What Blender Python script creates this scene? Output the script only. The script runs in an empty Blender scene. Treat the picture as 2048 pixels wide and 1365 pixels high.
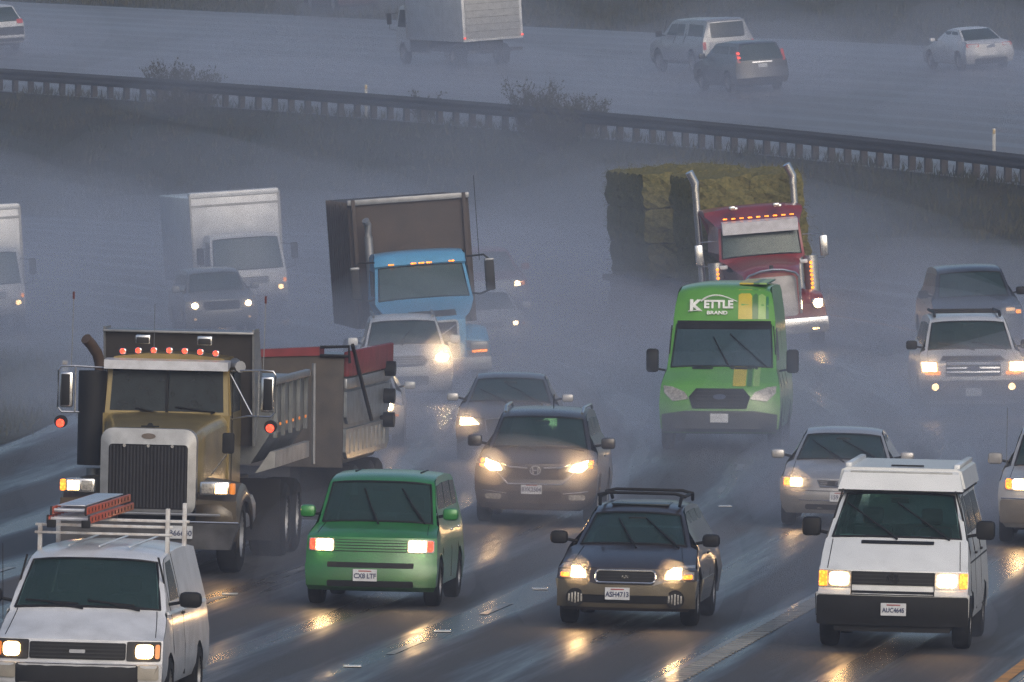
import bpy, bmesh, math, random
from mathutils import Vector, Matrix, geometry
random.seed(7)
PI = math.pi
S = bpy.context.scene
C = S.collection

# ------------------------------------------------------------------ camera, world, sun, exposure
FPX, CAMH, HORIZ = 24000.0, 7.33, 63.0           # focal length in photo pixels, lens height, horizon row of the road plane
cam = bpy.data.cameras.new('camera')
cam.sensor_width = 36.0
cam.lens = FPX / 2048 * 36
cam.clip_start, cam.clip_end = 1.0, 6000.0
camo = bpy.data.objects.new('camera', cam); C.objects.link(camo)
PITCH = math.atan((682.5 - HORIZ) / FPX)
camo.location = (0, 0, CAMH)
camo.rotation_euler = (PI/2 - PITCH, 0, 0)
S.camera = camo

w = bpy.data.worlds.new('World'); S.world = w; w.use_nodes = True
nt = w.node_tree
sky = nt.nodes.new('ShaderNodeTexSky'); sky.sky_type = 'NISHITA'; sky.sun_disc = False
SUN_EL, SUN_AZ = math.radians(28), math.radians(160)
sky.sun_elevation, sky.sun_rotation = SUN_EL, SUN_AZ
sky.dust_density = 4.0; sky.ozone_density = 2.0; sky.air_density = 1.0
nt.links.new(sky.outputs[0], nt.nodes['Background'].inputs[0])
nt.nodes['Background'].inputs[1].default_value = 0.132
sun = bpy.data.lights.new('sun', 'SUN'); sun.energy = 0.5; sun.angle = math.radians(40); sun.color = (1, .95, .9)
suno = bpy.data.objects.new('sun', sun); C.objects.link(suno)
# Nishita: rotation 0 puts the sun at +Y, growing clockwise seen from above
sd = Vector((math.sin(SUN_AZ)*math.cos(SUN_EL), math.cos(SUN_AZ)*math.cos(SUN_EL), math.sin(SUN_EL)))
suno.rotation_euler = (-sd).to_track_quat('-Z', 'Y').to_euler()
S.view_settings.view_transform = 'Standard'; S.view_settings.look = 'None'
S.view_settings.exposure = 0.0; S.view_settings.gamma = 1.0
S.view_settings.use_curve_mapping = False
S.cycles.volume_bounces = 1
S.cycles.max_bounces = 5; S.cycles.diffuse_bounces = 2; S.cycles.glossy_bounces = 3; S.cycles.transparent_max_bounces = 24
S.cycles.sample_clamp_indirect = 4.0
S.cycles.use_denoising = True; S.cycles.denoising_prefilter = 'NONE'      # keeps some of the grain of a dim, high-ISO picture

HAZE_DENSITY = 0.0007

# ------------------------------------------------------------------ the road's own geometry
def dxc(y):                                     # slope of the lane lines (x per metre of y)
    if y < 160: return .1115
    return .1115 - .001715 * (min(y, 440) - 160)
def xc(y):                                      # x of the reference lane line
    x160 = .68
    if y < 160: return x160 + .1115 * (y - 160)
    a = min(y, 440) - 160
    x = x160 + .1115 * a - .5 * .001715 * a * a
    if y > 440: x += dxc(440) * (y - 440)
    return x
def smooth(a, b, v):
    t = min(1, max(0, (v - a) / (b - a))); return t * t * (3 - 2 * t)
def bank(y): return -.022 + .077 * smooth(175, 290, y)
def zrail(y): return max(1.0, 3.12 + .0182 * (y - 350))
U_EDGE, U_RAIL, U_FAR = 14.0, 21.5, 50.0
def Z(u, y):
    lo = bank(y) * max(-16, min(u, U_EDGE))
    if u <= U_EDGE: return lo
    if u < U_RAIL:
        t = (u - U_EDGE) / (U_RAIL - U_EDGE)
        return lo + (zrail(y) - lo) * (t * .75 + .25 * t * t * (3 - 2 * t))
    z = zrail(y) + .072 * (min(u, U_FAR) - U_RAIL)
    if u > U_FAR: z += .05 * (u - U_FAR)
    return z
def P(u, y, dz=0): return Vector((xc(y) + u, y, Z(u, y) + dz))
def ray(px, py):
    d = Vector(((px - 1024) / FPX, (682.5 - py) / FPX, -1))
    return camo.rotation_euler.to_matrix() @ d
def hit(px, py, ymin=100, ymax=640, umin=None):
    d = ray(px, py); d = d / d.y
    y = ymin
    while y < ymax:
        x, z = d.x * y, CAMH + d.z * y
        u = x - xc(y)
        if (umin is None or u > umin) and z <= Z(u, y): break
        y += .1
    return y, x, u, Z(u, y)

# ------------------------------------------------------------------ materials
MATS = {}
def mat(name, col, rough=.5, metal=0., coat=0., noise=.12, nscale=6., bump=0., bscale=60., emis=None, estr=0., spec=.5, col2=None):
    if name in MATS: return MATS[name]
    m = bpy.data.materials.new(name); m.use_nodes = True; MATS[name] = m
    t = m.node_tree; b = t.nodes['Principled BSDF']
    b.inputs['Roughness'].default_value = rough; b.inputs['Metallic'].default_value = metal
    b.inputs['Coat Weight'].default_value = coat; b.inputs['Coat Roughness'].default_value = .12
    b.inputs['Specular IOR Level'].default_value = spec
    tc = t.nodes.new('ShaderNodeTexCoord')
    n = t.nodes.new('ShaderNodeTexNoise'); n.inputs['Scale'].default_value = nscale; n.inputs['Detail'].default_value = 5
    t.links.new(tc.outputs['Object'], n.inputs['Vector'])
    mx = t.nodes.new('ShaderNodeMix'); mx.data_type = 'RGBA'
    c2 = col2 or tuple(max(0, c * (1 - 2.2 * noise)) for c in col)
    mx.inputs[6].default_value = (*col, 1); mx.inputs[7].default_value = (*c2, 1)
    mr = t.nodes.new('ShaderNodeMapRange'); mr.inputs[1].default_value = .35; mr.inputs[2].default_value = .7
    t.links.new(n.outputs[0], mr.inputs[0]); t.links.new(mr.outputs[0], mx.inputs[0])
    t.links.new(mx.outputs[2], b.inputs['Base Color'])
    if bump:
        n2 = t.nodes.new('ShaderNodeTexNoise'); n2.inputs['Scale'].default_value = bscale; n2.inputs['Detail'].default_value = 3
        t.links.new(tc.outputs['Object'], n2.inputs['Vector'])
        bp = t.nodes.new('ShaderNodeBump'); bp.inputs['Strength'].default_value = bump; bp.inputs['Distance'].default_value = .02
        t.links.new(n2.outputs[0], bp.inputs['Height']); t.links.new(bp.outputs[0], b.inputs['Normal'])
    if emis:
        b.inputs['Emission Color'].default_value = (*emis, 1); b.inputs['Emission Strength'].default_value = estr
    return m
def paint(name, col, rough=.38, metal=0., noise=.10):        # wet, grimy car paint
    if 'paint_' + name in MATS: return MATS['paint_' + name]
    m = mat('paint_' + name, col, rough, metal, .6, noise, 3.0, .16, 55)
    t = m.node_tree; b = t.nodes['Principled BSDF']; src = b.inputs['Base Color'].links[0].from_socket     # road grime low on the body
    tc = t.nodes.new('ShaderNodeTexCoord'); sp = t.nodes.new('ShaderNodeSeparateXYZ'); t.links.new(tc.outputs['Object'], sp.inputs[0])
    n = t.nodes.new('ShaderNodeTexNoise'); n.inputs['Scale'].default_value = 4; n.inputs['Detail'].default_value = 6; t.links.new(tc.outputs['Object'], n.inputs['Vector'])
    a = t.nodes.new('ShaderNodeMath'); a.operation = 'MULTIPLY_ADD'; a.inputs[1].default_value = -.9; t.links.new(n.outputs[0], a.inputs[0]); t.links.new(sp.outputs[2], a.inputs[2])
    mr = t.nodes.new('ShaderNodeMapRange'); mr.inputs[1].default_value = .55; mr.inputs[2].default_value = -.25; mr.inputs[3].default_value = 0; mr.inputs[4].default_value = .5; t.links.new(a.outputs[0], mr.inputs[0])
    mx = t.nodes.new('ShaderNodeMix'); mx.data_type = 'RGBA'; mx.inputs[7].default_value = (.05, .042, .035, 1); t.links.new(mr.outputs[0], mx.inputs[0]); t.links.new(src, mx.inputs[6]); t.links.new(mx.outputs[2], b.inputs['Base Color'])
    return m
def glow(name, col, strength):
    if name in MATS: return MATS[name]
    m = bpy.data.materials.new(name); m.use_nodes = True; MATS[name] = m
    t = m.node_tree; b = t.nodes['Principled BSDF']
    b.inputs['Base Color'].default_value = (*[c * .5 for c in col], 1)
    tc = t.nodes.new('ShaderNodeTexCoord'); v = t.nodes.new('ShaderNodeTexVoronoi'); v.inputs['Scale'].default_value = 28
    t.links.new(tc.outputs['Object'], v.inputs['Vector'])
    mr = t.nodes.new('ShaderNodeMapRange'); mr.inputs[1].default_value = 0; mr.inputs[2].default_value = .6
    mr.inputs[3].default_value = strength * 1.3; mr.inputs[4].default_value = strength * .45
    t.links.new(v.outputs[0], mr.inputs[0]); t.links.new(mr.outputs[0], b.inputs['Emission Strength'])
    b.inputs['Emission Color'].default_value = (*col, 1)
    return m
def glass(name='window_glass', tint=(.035, .065, .065), see=.6, rough=.12):
    if name in MATS: return MATS[name]
    m = bpy.data.materials.new(name); m.use_nodes = True; MATS[name] = m
    t = m.node_tree; b = t.nodes['Principled BSDF']; out = t.nodes['Material Output']
    b.inputs['Base Color'].default_value = (*[c * 1.0 for c in tint], 1); b.inputs['Roughness'].default_value = rough
    tc = t.nodes.new('ShaderNodeTexCoord'); n = t.nodes.new('ShaderNodeTexNoise'); n.inputs['Scale'].default_value = 70; n.inputs['Detail'].default_value = 4
    t.links.new(tc.outputs['Object'], n.inputs['Vector'])
    bp = t.nodes.new('ShaderNodeBump'); bp.inputs['Strength'].default_value = .35; bp.inputs['Distance'].default_value = .01
    t.links.new(n.outputs[0], bp.inputs['Height']); t.links.new(bp.outputs[0], b.inputs['Normal'])
    tr = t.nodes.new('ShaderNodeBsdfTransparent'); tr.inputs[0].default_value = (.55, .74, .70, 1)
    mx = t.nodes.new('ShaderNodeMixShader')
    n2 = t.nodes.new('ShaderNodeTexNoise'); n2.inputs['Scale'].default_value = 5; t.links.new(tc.outputs['Object'], n2.inputs['Vector'])
    mr = t.nodes.new('ShaderNodeMapRange'); mr.inputs[3].default_value = see * .75; mr.inputs[4].default_value = min(1, see * 1.25)
    t.links.new(n2.outputs[0], mr.inputs[0]); t.links.new(mr.outputs[0], mx.inputs[0])
    t.links.new(b.outputs[0], mx.inputs[1]); t.links.new(tr.outputs[0], mx.inputs[2]); t.links.new(mx.outputs[0], out.inputs[0])
    return m
BLACK = mat('black_plastic', (.012, .012, .013), .6, bump=.1, spec=.25)
DARK = mat('dark_trim', (.028, .027, .027), .6, spec=.3)
RUBBER = mat('tyre_rubber', (.011, .011, .011), .8, bump=.3, spec=.2)
CHROME = mat('chrome', (.62, .63, .65), .22, .9)
STEEL = mat('dull_steel', (.30, .31, .33), .45, .6)
RIM = mat('wheel_rim', (.32, .32, .33), .4, .7)
GLASS = glass(see=.5)
DGLASS = mat('dark_side_glass', (.015, .025, .027), .25, spec=.3)
LENS = mat('clear_lens', (.42, .40, .37), .15, coat=.8, nscale=30, noise=.3)
SEAT = mat('seat_cloth', (.035, .035, .04), .8)
PLATE = mat('plate_white', (.62, .64, .68), .5)
PLATEBLUE = mat('plate_ink', (.03, .045, .12), .5)
PLATERED = mat('plate_red_print', (.35, .08, .08), .5)
HEAD = glow('headlight_glow', (1.0, .62, .26), 16)
HEADHOT = glow('bright_headlight_glow', (1.0, .68, .34), 60)
AMBER = glow('amber_glow', (1.0, .26, .02), 5)
REDL = glow('red_glow', (1.0, .07, .03), 4)
AMBERDIM = mat('amber_lens', (.55, .16, .02), .3, emis=(1, .3, .03), estr=.5)
REDDIM = mat('red_lens', (.42, .035, .03), .3, emis=(1, .05, .03), estr=.12)
WARMPT = mat('warm_lens', (.6, .4, .2), .3, emis=(1, .55, .25), estr=1.2)

# ------------------------------------------------------------------ mesh helpers
def link(name, me, parent=None, loc=None):
    o = bpy.data.objects.new(name, me); C.objects.link(o)
    if parent: o.parent = parent
    if loc: o.location = loc
    return o
class MB:
    def __init__(s): s.v = []; s.f = []; s.sm = []
    def add(s, vs, fs, smooth=False):
        n = len(s.v); s.v += [tuple(v) for v in vs]; s.f += [tuple(i + n for i in f) for f in fs]; s.sm += [smooth] * len(fs); return s
    def box(s, x0, x1, y0, y1, z0, z1, b=0):
        if b <= 0:
            vs = [(x, y, z) for x in (x0, x1) for y in (y0, y1) for z in (z0, z1)]
            return s.add(vs, [(0, 1, 3, 2), (4, 6, 7, 5), (0, 4, 5, 1), (2, 3, 7, 6), (0, 2, 6, 4), (1, 5, 7, 3)])
        bm = bmesh.new(); bmesh.ops.create_cube(bm, size=1)
        for v in bm.verts: v.co = Vector(((x0+x1)/2 + v.co.x*(x1-x0), (y0+y1)/2 + v.co.y*(y1-y0), (z0+z1)/2 + v.co.z*(z1-z0)))
        b = min(b, .45 * min(abs(x1-x0), abs(y1-y0), abs(z1-z0)))
        bmesh.ops.bevel(bm, geom=bm.edges[:], offset=b, segments=2, affect='EDGES', profile=.5)
        s.add([v.co for v in bm.verts], [[v.index for v in f.verts] for f in (bm.verts.index_update() or bm.faces)], True); bm.free(); return s
    def hexa(s, c):      # 8 corners: bottom 4 (ccw) then top 4
        return s.add(c, [(0, 3, 2, 1), (4, 5, 6, 7), (0, 1, 5, 4), (1, 2, 6, 5), (2, 3, 7, 6), (3, 0, 4, 7)])
    def tube(s, pts, r, n=6, r1=None):
        pts = [Vector(p) for p in pts]; vs = []; m = len(pts)
        for i, p in enumerate(pts):
            d = (pts[min(i+1, m-1)] - pts[max(i-1, 0)]).normalized()
            a = d.cross(Vector((0, 0, 1)));  a = a if a.length > .05 else d.cross(Vector((1, 0, 0)))
            a.normalize(); b = d.cross(a); rr = r if r1 is None else r + (r1 - r) * i / (m - 1)
            vs += [p + (a * math.cos(2*PI*k/n) + b * math.sin(2*PI*k/n)) * rr for k in range(n)]
        fs = [(i*n+k, i*n+(k+1) % n, (i+1)*n+(k+1) % n, (i+1)*n+k) for i in range(m-1) for k in range(n)]
        fs += [tuple(range(n))[::-1], tuple((m-1)*n+k for k in range(n))]
        return s.add(vs, fs, True)
    def prism(s, poly, a0, a1, ax='x'):   # closed polygon swept along an axis
        n = len(poly); mk = {'x': lambda a, p: (a, p[0], p[1]), 'y': lambda a, p: (p[0], a, p[1]), 'z': lambda a, p: (p[0], p[1], a)}[ax]
        vs = [mk(a0, p) for p in poly] + [mk(a1, p) for p in poly]
        return s.add(vs, [tuple(range(n)), tuple(range(2*n-1, n-1, -1))] + [(i, n+i, n+(i+1) % n, (i+1) % n) for i in range(n)])
    def disc(s, c, r, ax='y', th=.02, n=20, r2=None):
        pts = [(math.cos(2*PI*k/n), math.sin(2*PI*k/n)) for k in range(n)]; r2 = r2 or r
        if ax == 'y': return s.prism([(c[0]+r*p[0], c[2]+r2*p[1]) for p in pts], c[1]-th/2, c[1]+th/2, 'y')
        return s.prism([(c[1]+r*p[0], c[2]+r2*p[1]) for p in pts], c[0]-th/2, c[0]+th/2, 'x')
    def lathe_x(s, prof, n=28):  # prof: (x, r)
        m = len(prof); vs = [(x, r*math.cos(2*PI*k/n), r*math.sin(2*PI*k/n)) for k in range(n) for x, r in prof]
        return s.add(vs, [(k*m+i, k*m+i+1, ((k+1) % n)*m+i+1, ((k+1) % n)*m+i) for k in range(n) for i in range(m-1)], True)
    def mesh(s, name, m, angle=38):
        me = bpy.data.meshes.new(name); me.from_pydata(s.v, [], s.f); me.materials.append(m)
        bm = bmesh.new(); bm.from_mesh(me); bmesh.ops.recalc_face_normals(bm, faces=bm.faces[:]); bm.to_mesh(me); bm.free()
        me.polygons.foreach_set('use_smooth', s.sm if len(s.sm) == len(me.polygons) else [True]*len(me.polygons))
        if any(s.sm): me.set_sharp_from_angle(angle=math.radians(angle))
        return me
    def build(s, name, m, parent=None, loc=None): return link(name, s.mesh(name, m), parent, loc)
def B(name, m, parent, x0, x1, y0, y1, z0, z1, b=.01): return MB().box(x0, x1, y0, y1, z0, z1, b).build(name, m, parent)
def thing(name, label, cat, group=None):
    o = bpy.data.objects.new(name, None); C.objects.link(o); o['label'] = label; o['category'] = cat
    if group: o['group'] = group
    return o
def tag(o, label=None, cat=None, group=None, kind=None):
    if label: o['label'] = label
    if cat: o['category'] = cat
    if group: o['group'] = group
    if kind: o['kind'] = kind
    return o
def text(body, size, m, parent, loc, name='lettering', rot=(PI/2, 0, 0), bold=.0, squash=1., depth=.002, spacing=1.):
    cu = bpy.data.curves.new('t', 'FONT'); cu.body = body; cu.size = size; cu.align_x = 'CENTER'; cu.align_y = 'CENTER'
    cu.offset = bold; cu.extrude = depth; cu.space_character = spacing; cu.resolution_u = 3
    o = bpy.data.objects.new('t', cu); C.objects.link(o)
    me = bpy.data.meshes.new_from_object(o.evaluated_get(bpy.context.evaluated_depsgraph_get()))
    bpy.data.objects.remove(o); me.materials.clear(); me.materials.append(m); me.name = name
    r = link(name, me, parent, loc); r.rotation_euler = rot; r.scale = (squash, 1, 1); return r
def put(root, px, py, scale=1., umin=None, yaw=0., roll=None, away=False):
    y, x, u, z = hit(px, py, umin=umin)
    root.location = (x, y, z); root.scale = (scale,)*3
    b = bank(y) if u < U_EDGE else .072
    if roll is not None: b = roll
    zz = (Z(u, y + 3) - Z(u, y)) / 3
    if y < 235 and not yaw: yaw = .02
    ang = -math.atan(dxc(y)) + yaw
    if away: ang += PI
    root.rotation_euler = (math.atan(zz) * (-1 if away else 1), math.atan(-b) * (-1 if away else 1), ang)
    root['_s'] = FPX / y
    print('PUT %-22s y=%.0f x=%.1f u=%.1f z=%.2f s=%.0f' % (root.name, y, x, u, z, FPX / y))
    del root['_s']
    return y, x, u, z

# ------------------------------------------------------------------ shaped vehicle bodies
def lerp_rows(rows, z, k):
    if z <= rows[0][0]: return rows[0][k]
    for a, b in zip(rows, rows[1:]):
        if z <= b[0]: return a[k] + (b[k] - a[k]) * (z - a[0]) / max(1e-6, b[0] - a[0])
    return rows[-1][k]
def rr(x0, z0, x1, z1, r=.03, n=3):
    r = min(r, abs(x1-x0)*.49, abs(z1-z0)*.49); out = []
    for cx, cz, a in ((x1-r, z1-r, 0), (x0+r, z1-r, 90), (x0+r, z0+r, 180), (x1-r, z0+r, 270)):
        out += [(cx + r*math.cos(math.radians(a + 90*k/n)), cz + r*math.sin(math.radians(a + 90*k/n))) for k in range(n+1)]
    return out
def mir(poly): return [(-x, z) for x, z in reversed(poly)]
def cdt(poly, step):
    n = len(poly); xs = [p[0] for p in poly]; zs = [p[1] for p in poly]
    # subdivide the edges too, so the sheet can follow a curved body
    pts = []
    for i in range(n):
        a, b = poly[i], poly[(i+1) % n]; L = math.hypot(b[0]-a[0], b[1]-a[1]); k = max(1, int(L / step))
        pts += [(a[0]+(b[0]-a[0])*j/k, a[1]+(b[1]-a[1])*j/k) for j in range(k)]
    m = len(pts); inner = []
    def inside(x, z):
        c = False
        for i in range(m):
            (x1, z1), (x2, z2) = pts[i], pts[(i+1) % m]
            if (z1 > z) != (z2 > z) and x < (x2-x1)*(z-z1)/(z2-z1)+x1: c = not c
        return c
    def far(x, z): return all((x-p[0])**2+(z-p[1])**2 > (step*.4)**2 for p in pts)
    x = min(xs)+step*.5
    while x < max(xs):
        z = min(zs)+step*.5
        while z < max(zs):
            if inside(x, z) and far(x, z): inner.append((x, z))
            z += step
        x += step
    r = geometry.delaunay_2d_cdt([Vector(p) for p in pts+inner], [], [list(range(m))], 1, 1e-5)
    return [tuple(v) for v in r[0]], [tuple(f) for f in r[2]]
class Body:
    """rows: front (z, y, halfwidth, sweep, crown) from the bumper's foot up to the roof's front edge;
       top: (y, z) over the roof; rear: (z, y, sweep) from the roof's rear edge down."""
    def __init__(s, root, rows, top, rear, pm, wheels, wr, zsill=.22, ws=None, rw=None, p=3.0, side_step=.3, name='body'):
        s.root, s.rows, s.top, s.rear, s.p = root, rows, top, rear, p
        s.Wz = sorted([(r[0], r[2]) for r in rows])
        strip = []                                       # (y, z, w, sweep, crown)
        for z, y, w_, sw, cr in rows: strip.append((y, z, w_, sw, cr))
        wtop, ctop = rows[-1][2], rows[-1][4]
        for y, z in top: strip.append((y, z, wtop, 0, ctop))
        for z, y, sw in rear: strip.append((y, z, s.W(z), -sw, ctop * (1 if z > rows[-1][0]-.25 else .4)))
        T = [-1, -.97, -.9, -.8, -.6, -.35, 0, .35, .6, .8, .9, .97, 1]
        s.ws, s.rw = ws, rw; nf = len(rows); n = len(T)
        vs = [(t*w_, y+sw*abs(t)**p, z-cr*abs(t)**p) for (y, z, w_, sw, cr) in strip for t in T]
        fs = []
        for i in range(len(strip)-1):
            for k in range(n-1):
                tm = abs((T[k]+T[k+1])/2)
                if ws and i < nf-1 and strip[i][1] >= ws[0]-1e-4 and strip[i+1][1] <= ws[1]+1e-4 and tm < .9: continue
                if rw and i >= nf+len(top)-1 and strip[i][1] <= rw[1]+1e-4 and strip[i+1][1] >= rw[0]-1e-4 and tm < .9: continue
                fs.append((i*n+k, i*n+k+1, (i+1)*n+k+1, (i+1)*n+k))
        mb = MB(); mb.add(vs, fs, True)
        # sides: outline of the strip's edge, then back along the sill with the wheel arches
        out = [(y+sw, z-cr) for (y, z, w_, sw, cr) in strip]
        ra = wr * 1.17; low = [(out[-1][0]-.02, zsill)]
        for yw in sorted(wheels, reverse=True):
            a0 = math.asin(max(-1, min(1, (zsill-wr)/ra)))
            low += [(yw+ra*math.cos(a), wr+ra*math.sin(a)) for a in [a0+(PI-2*a0)*k/9 for k in range(10)]]
        low.append((out[0][0]+.02, zsill))
        out = out + low
        pv, pf = cdt(out, side_step)
        for sgn in (-1, 1):
            mb.add([(sgn*(s.W(z)), y, z) for y, z in pv], pf, True)
        s.mb = mb
        me = mb.mesh(name, pm, 40)
        bm = bmesh.new(); bm.from_mesh(me); bmesh.ops.remove_doubles(bm, verts=bm.verts[:], dist=.004); bmesh.ops.recalc_face_normals(bm, faces=bm.faces[:]); bm.to_mesh(me); bm.free()
        me.polygons.foreach_set('use_smooth', [True]*len(me.polygons)); me.set_sharp_from_angle(angle=math.radians(35))
        s.obj = link(name, me, root)
    def W(s, z): return lerp_rows(s.Wz, z, 1)
    def F(s, x, z):
        zs, ys = [], []
        for r in s.rows:
            t = min(1, abs(x)/r[2]) ** s.p; zz = r[0]-r[4]*t
            if zs and zz <= zs[-1]: zz = zs[-1]+1e-4
            zs.append(zz); ys.append(r[1]+r[3]*t)
        if z <= zs[0]: return ys[0]
        for i in range(len(zs)-1):
            if z <= zs[i+1]: return ys[i]+(ys[i+1]-ys[i])*(z-zs[i])/(zs[i+1]-zs[i])
        return ys[-1]
    def R(s, x, z):
        rs = sorted([(r[0], r[1], r[2]) for r in s.rear]); w_ = s.W(z); t = min(1, abs(x)/w_)**s.p
        return lerp_rows(rs, z, 1) - lerp_rows(rs, z, 2)*t
    def patch(s, name, poly, m, off=.012, th=.03, step=.12, parent=None, rear=False):
        pv, pf = cdt(poly, step); f = s.R if rear else s.F; sg = -1 if not rear else 1
        n = len(pv); vs = [(x, f(x, z)+sg*off, z) for x, z in pv] + [(x, f(x, z)-sg*th, z) for x, z in pv]
        fs = list(pf)+[tuple(i+n for i in reversed(q)) for q in pf]
        cnt = {}
        for q in pf:
            for a, b in zip(q, q[1:]+q[:1]): cnt[(a, b)] = 1
        for (a, b) in cnt:
            if (b, a) not in cnt: fs.append((a, b, b+n, a+n))
        return MB().add(vs, fs, True).build(name, m, parent or s.root)
    def side(s, name, poly, m, off=.008, sgn=1, parent=None, step=.3):
        pv, pf = cdt(poly, step); n = len(pv)
        vs = [(sgn*(s.W(z)+off), y, z) for y, z in pv]+[(sgn*(s.W(z)-.02), y, z) for y, z in pv]
        fs = list(pf)+[tuple(i+n for i in reversed(q)) for q in pf]; cnt = set()
        for q in pf:
            for a, b in zip(q, q[1:]+q[:1]): cnt.add((a, b))
        for (a, b) in cnt:
            if (b, a) not in cnt: fs.append((a, b, b+n, a+n))
        return MB().add(vs, fs, False).build(name, m, parent or s.root)
    def curve(s, pts, n=10):            # follow the front surface through (x,z) points
        out = []
        for (x0, z0), (x1, z1) in zip(pts, pts[1:]):
            out += [(x0+(x1-x0)*k/n, z0+(z1-z0)*k/n) for k in range(n)]
        return out+[pts[-1]]
    def line(s, name, pts, m, r=.008, off=.012, parent=None):
        return MB().tube([(x, s.F(x, z)-off, z) for x, z in s.curve(pts, 6)], r, 5).build(name, m, parent or s.root)
    def windshield(s, m=None, see=True, name='windshield'):
        z0, z1 = s.ws; w0, w1 = lerp_rows(s.rows, z0, 2), lerp_rows(s.rows, z1, 2)
        k = .925
        poly = [(-k*w0, z0), (k*w0, z0), (k*w1, z1), (-k*w1, z1)]
        # follow the crown of the edge rows
        c0, c1 = lerp_rows(s.rows, z0, 4), lerp_rows(s.rows, z1, 4)
        def arc(w_, z, c, d): return [(t*w_, z-c*abs(t)**s.p) for t in [k*d*(-1+2*j/8) for j in range(9)]]
        poly = arc(w0, z0, c0, 1)+arc(w1, z1, c1, 1)[::-1]
        g = s.patch(name, poly, m or GLASS, .008, .004, .2)
        # dark bonded edge all round
        e = [(x, s.F(x, z)-.014, z) for x, z in s.curve(poly+poly[:1], 1)]
        MB().tube(e, .016, 4).build('window_seal', BLACK, g)
        return g

def wheel_mesh(r, w_, key, rimm=RIM):
    k = ('wheel', round(r, 3), round(w_, 3), rimm.name)
    if k not in MESHC:
        h = w_/2
        t = MB().lathe_x([(-h, r*.62), (-h, r*.86), (-h*.82, r*.97), (-h*.4, r), (h*.4, r), (h*.82, r*.97), (h, r*.86), (h, r*.62), (-h, r*.62)], 30)
        d = MB().lathe_x([(-h*.7, 0.001), (-h*.7, r*.2), (-h*.45, r*.3), (-h*.45, r*.55), (-h*.97, r*.64), (h*.97, r*.64), (h*.45, r*.55), (h*.45, r*.3), (h*.7, r*.2), (h*.7, 0.001)], 24)
        MESHC[k] = (t.mesh('tyre', RUBBER), d.mesh('rim', rimm))
    return MESHC[k]
MESHC = {}
def wheels(root, ys, xw, r, w_=.2, rimm=RIM):
    a, b = wheel_mesh(r, w_, 0, rimm)
    for y in ys:
        for sx in (-1, 1):
            o = link('wheel', a, root, (sx*xw, y, r)); link('rim', b, o)
def mirror(root, x, y, z, w_, h, m=BLACK, d=.14, arm=None, round_=.04):
    """door mirror on both sides; x = inner edge of the housing"""
    for sx in (-1, 1):
        a, b = sorted((sx*x, sx*(x+w_)))
        o = B('wing_mirror', m, root, a, b, y, y+d, z, z+h, round_)
        MB().tube([(sx*(x-.12), y+d*.6, z+.03), (sx*(x+.03), y+d*.5, z+.06)], .022, 6).build('mirror_arm', BLACK, o)
def wiper(body, a, b, name='wiper'):
    (x0, z0), (x1, z1) = a, b
    pts = [(x0+(x1-x0)*k/8, z0+(z1-z0)*k/8) for k in range(9)]
    mb = MB().tube([(x, body.F(x, z)-.035-.012*math.sin(PI*i/8), z) for i, (x, z) in enumerate(pts)], .0125, 5)
    xm, zm = (x0+x1)/2, (z0+z1)/2; xa = x0+(x1-x0)*-.02+.05
    mb.tube([(xa, body.F(xa, z0-.05)-.03, z0-.05), (xm, body.F(xm, zm)-.06, zm)], .013, 5)
    return mb.build(name, BLACK, body.root)
def plate(body, x, z, txt, w_=.305, h=.15, off=.03, size=.088, m=PLATE):
    y = body.F(x, z)-off
    o = MB().box(x-w_/2, x+w_/2, y, y+.012, z-h/2, z+h/2).build('license_plate', m, body.root)
    if txt:
        t = text(txt, size, PLATEBLUE, o, (x, y-.004, z-.012), 'plate_number', bold=.0022, squash=.86)
        MB().box(x-w_*.27, x+w_*.27, y-.004, y-.001, z+h*.30, z+h*.40).build('plate_print', PLATERED, o)
    return o
def interior(body, zc, yc, zroof, wid, seats=True, yroof=1.8, rearbox=True, heads=True):
    """dashboard, seats, headrests, wheel and mirror behind the windscreen"""
    r = body.root
    B('dashboard', SEAT, r, -wid, wid, yc+.10, yc+.5, zc-.35, zc-.05, .05)
    if seats:
        for sx in (-.36, .36):
            o = B('seat', SEAT, r, sx-.24, sx+.24, yc+1.05, yc+1.22, zc-.5, min(zc+.22, zroof-.42), .05)
            B('headrest', SEAT, o, sx-.13, sx+.13, yc+1.07, yc+1.18, min(zc+.24, zroof-.40), min(zc+.42, zroof-.2), .04)
        st = MB().tube([(.36+.18*math.cos(a), yc+.6+.08*math.sin(a), zc-.06+.17*math.sin(a)) for a in [2*PI*k/16 for k in range(17)]], .015, 5)
        st.build('steering_wheel', BLACK, r)
    zt = body.ws[1]; y0 = body.F(0, zt-.10)
    B('rear_view_mirror', BLACK, r, -.11, .11, y0+.05, y0+.08, zt-.12, zt-.05, .01)
    B('cabin_floor', SEAT, r, -wid, wid, yc+.2, yc+2.6, zc-.75, zc-.7, 0)
LIGHTS = []
def lamp(root, x, y, z, power, col=(1, .56, .22), size=.07):
    li = bpy.data.lights.new('headlight_beam', 'SPOT'); li.energy = power*1.3; li.color = col; li.shadow_soft_size = size
    li.spot_size = math.radians(150); li.spot_blend = .9
    o = bpy.data.objects.new('headlight_beam', li); C.objects.link(o); o.parent = root
    o.location = (x, y, z); o.rotation_euler = (math.radians(-84), 0, 0)      # aims along local -Y, a little down
    return o

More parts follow.
